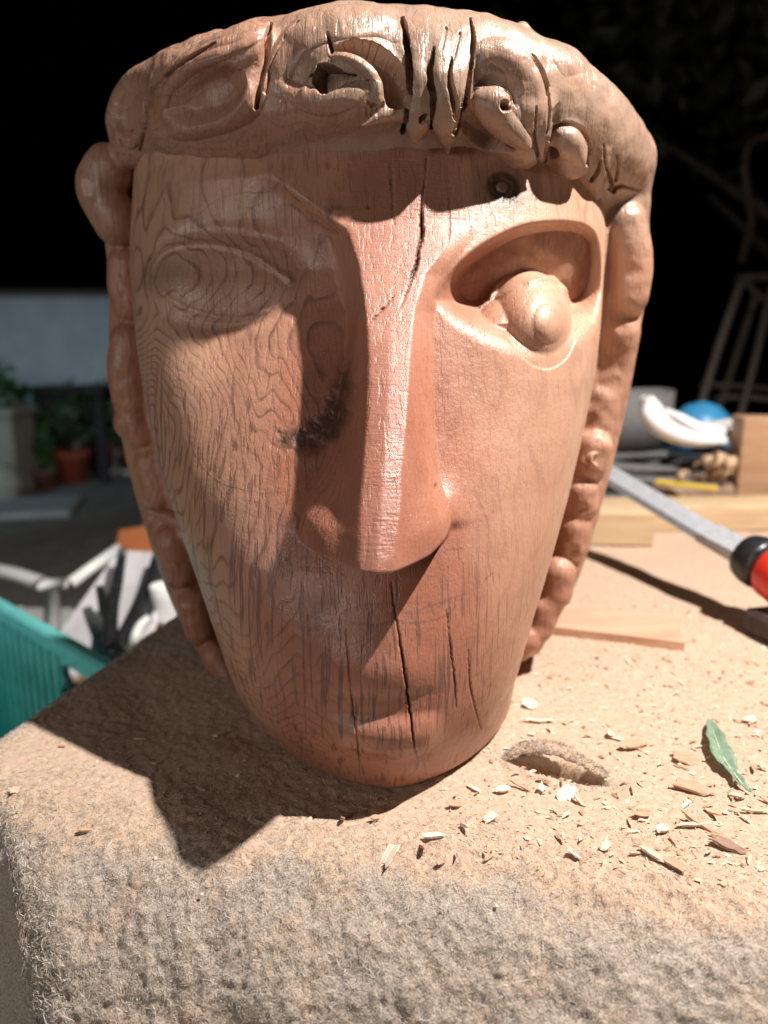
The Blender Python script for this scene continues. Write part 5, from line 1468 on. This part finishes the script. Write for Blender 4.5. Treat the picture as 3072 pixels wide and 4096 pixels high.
def leaves(n, c, r, size, seed, clump=8):
    rr3 = np.random.default_rng(seed); c = np.asarray(c); r = np.asarray(r)
    cc = rr3.normal(size=(clump, 3)); cc = cc/np.linalg.norm(cc, axis=1, keepdims=True)*rr3.uniform(.2, .9, (clump, 1))
    P = cc[rr3.integers(0, clump, n)] + rr3.normal(0, .27, (n, 3)); P = c + P*r
    d1 = rr3.normal(size=(n, 3)); d1 /= np.linalg.norm(d1, axis=1, keepdims=True); d2 = np.cross(d1, rr3.normal(size=(n, 3))); d2 /= np.linalg.norm(d2, axis=1, keepdims=True)
    s3 = size*rr3.uniform(.6, 1.4, (n, 1))
    V_ = np.stack([P-d1*s3, P+d2*s3*.42+d1*s3*.1, P+d1*s3, P-d2*s3*.42+d1*s3*.1], 1).reshape(-1, 3)
    return V_, np.arange(n*4).reshape(n, 4)
def pot(px, py, wpx, hpx, label, mat, plant, leafm, seed, saucer=False, lw=1.0, lh=1.0):
    b_ = gp(px, py); f = project(b_)[2]/FPX; w, h = wpx*f/2, hpx*f
    e = empty('flower_pot', (b_[0], b_[1], GZ-.006), label=label, cat='flower pot')
    z0 = .0
    if saucer:
        MB().lathe([(w*.85, 0), (w*1.05, .01), (w*1.12, .045), (w*1.02, .045), (w*.9, .018)], 20).build('saucer', M_WHITE, e, True); z0 = .02
    MB().lathe([(w*.70, z0), (w*.92, z0+h*.78), (w*1.0, z0+h*.79), (w*1.0, z0+h), (w*.88, z0+h), (w*.84, z0+h*.86), (.01, z0+h*.85)], 22).build('pot', mat, e, True)
    if plant:
        V_, F_ = leaves(plant, (0, 0, z0+h+.28*lh), (w*1.25*lw, w*1.1*lw, .30*lh), .045, seed)
        tag(mesh_np('foliage', V_, F_, leafm, e, False), kind='stuff')
        st_ = MB()
        for q in range(5):
            a = q*1.3; st_.tube([(0, 0, z0+h*.85), (.05*math.cos(a), .05*math.sin(a), z0+h+.12), (.16*lw*math.cos(a), .14*lw*math.sin(a), z0+h+.34*lh)], [.008, .006, .003], 6)
        tag(st_.build('stem', M_LEAFS[2], e), kind='stuff')
    return e
pot(290, 1928, 155, 130, 'large red terracotta pot with a dark green plant in the yard', M_TERRA, 420, M_LEAFS[1], 3, False, 1.5, 1.1)
pot(425, 1893, 85, 100, 'red terracotta pot on a white saucer right of the large red pot', M_TERRA, 300, M_LEAFS[0], 4, True, 1.4, .9)
pot(530, 1893, 85, 88, 'orange brown pot on a white saucer half hidden by the carved hair', plain('orange_clay', (.36, .12, .04), .75, .2, 22), 160, M_LEAFS[1], 5, True, 1.0, .7)
pot(188, 1955, 100, 85, 'small dark brown clay pot left of the large red pot', M_TERRA2, 140, M_LEAFS[0], 6, False, .8, .55)
V_, F_ = leaves(260, (-.08, -.05, .80), (.24, .20, .18), .05, 8)
tag(mesh_np('foliage', V_, F_, M_LEAFS[0], PLN, False), kind='stuff')
# dark outdoor table by the wall
dt = at_y(125, 1568, 6.25); dt2 = at_y(470, 1515, 6.25)
DT = empty('garden_table', (dt[0], 6.25, GZ), label='dark garden table with a cloth hanging below its top beside the white wall', cat='table')
M_DARK = plain('dark_wood', (.030, .026, .026), .7, .3, 20)
wd_ = dt2[0]-dt[0]; zt_ = dt[2]-GZ
MB().box((0, -.35, zt_), (wd_, .35, zt_+.05), None, .01).build('top', M_DARK, DT)
MB().box((.12, -.28, zt_-.30), (wd_*.62, .28, zt_-.0005), None, .02).build('cloth', M_DARK, DT)
for a, b in ((.05, -.30), (wd_-.05, -.30), (.05, .30), (wd_-.05, .30)):
    MB().box((a-.035, b-.035, .001), (a+.035, b+.035, zt_-.0005)).build('leg', plain('weathered_wood', (.20, .18, .13), .8) if a < .1 and b < 0 else M_DARK, DT)

# a tree over the right of the yard
def tree(name, base, h, crown_c, crown_r, n, label, seed, leafm, size=.07):
    e = empty(name, base, label=label, cat='tree'); r5 = random.Random(seed)
    t = MB(); pts = [(0, 0, -.05), (.05, .02, h*.3), (-.04, .05, h*.6), (.03, 0, h*.85)]
    t.tube(resample(np.array(pts), 12), np.linspace(.13, .05, 12)*h/3.2, 10)
    t.build('trunk', plain('bark', (.10, .085, .065), .9, .35, 30, .8, .01), e, True)
    for q in range(6):
        a = q*1.05+r5.random(); z0 = h*(.42+.07*q); L = crown_r[0]*.8
        MB().tube([(0, 0, z0), (L*.45*math.cos(a), L*.45*math.sin(a), z0+.25), (L*math.cos(a), L*math.sin(a), z0+.55)], [.04, .028, .010], 7).build('limb', bpy.data.materials['bark'], e, True)
    V_, F_ = leaves(n, crown_c, crown_r, size, seed, 26)
    tag(mesh_np('crown', V_, F_, leafm, e, False), kind='stuff')
    return e
tb = at_y(2890, 400, 3.9)
tree('leafy_tree', (tb[0]+.5, 4.0, GZ), 2.9, (-.25, 0, 2.75), (1.0, .8, .75), 2600, 'dim olive tree at night in the upper right background', 5, M_LEAFS[2], .06)

# wooden chair in the dark, right
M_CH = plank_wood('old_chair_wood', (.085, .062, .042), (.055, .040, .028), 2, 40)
YC = 2.6
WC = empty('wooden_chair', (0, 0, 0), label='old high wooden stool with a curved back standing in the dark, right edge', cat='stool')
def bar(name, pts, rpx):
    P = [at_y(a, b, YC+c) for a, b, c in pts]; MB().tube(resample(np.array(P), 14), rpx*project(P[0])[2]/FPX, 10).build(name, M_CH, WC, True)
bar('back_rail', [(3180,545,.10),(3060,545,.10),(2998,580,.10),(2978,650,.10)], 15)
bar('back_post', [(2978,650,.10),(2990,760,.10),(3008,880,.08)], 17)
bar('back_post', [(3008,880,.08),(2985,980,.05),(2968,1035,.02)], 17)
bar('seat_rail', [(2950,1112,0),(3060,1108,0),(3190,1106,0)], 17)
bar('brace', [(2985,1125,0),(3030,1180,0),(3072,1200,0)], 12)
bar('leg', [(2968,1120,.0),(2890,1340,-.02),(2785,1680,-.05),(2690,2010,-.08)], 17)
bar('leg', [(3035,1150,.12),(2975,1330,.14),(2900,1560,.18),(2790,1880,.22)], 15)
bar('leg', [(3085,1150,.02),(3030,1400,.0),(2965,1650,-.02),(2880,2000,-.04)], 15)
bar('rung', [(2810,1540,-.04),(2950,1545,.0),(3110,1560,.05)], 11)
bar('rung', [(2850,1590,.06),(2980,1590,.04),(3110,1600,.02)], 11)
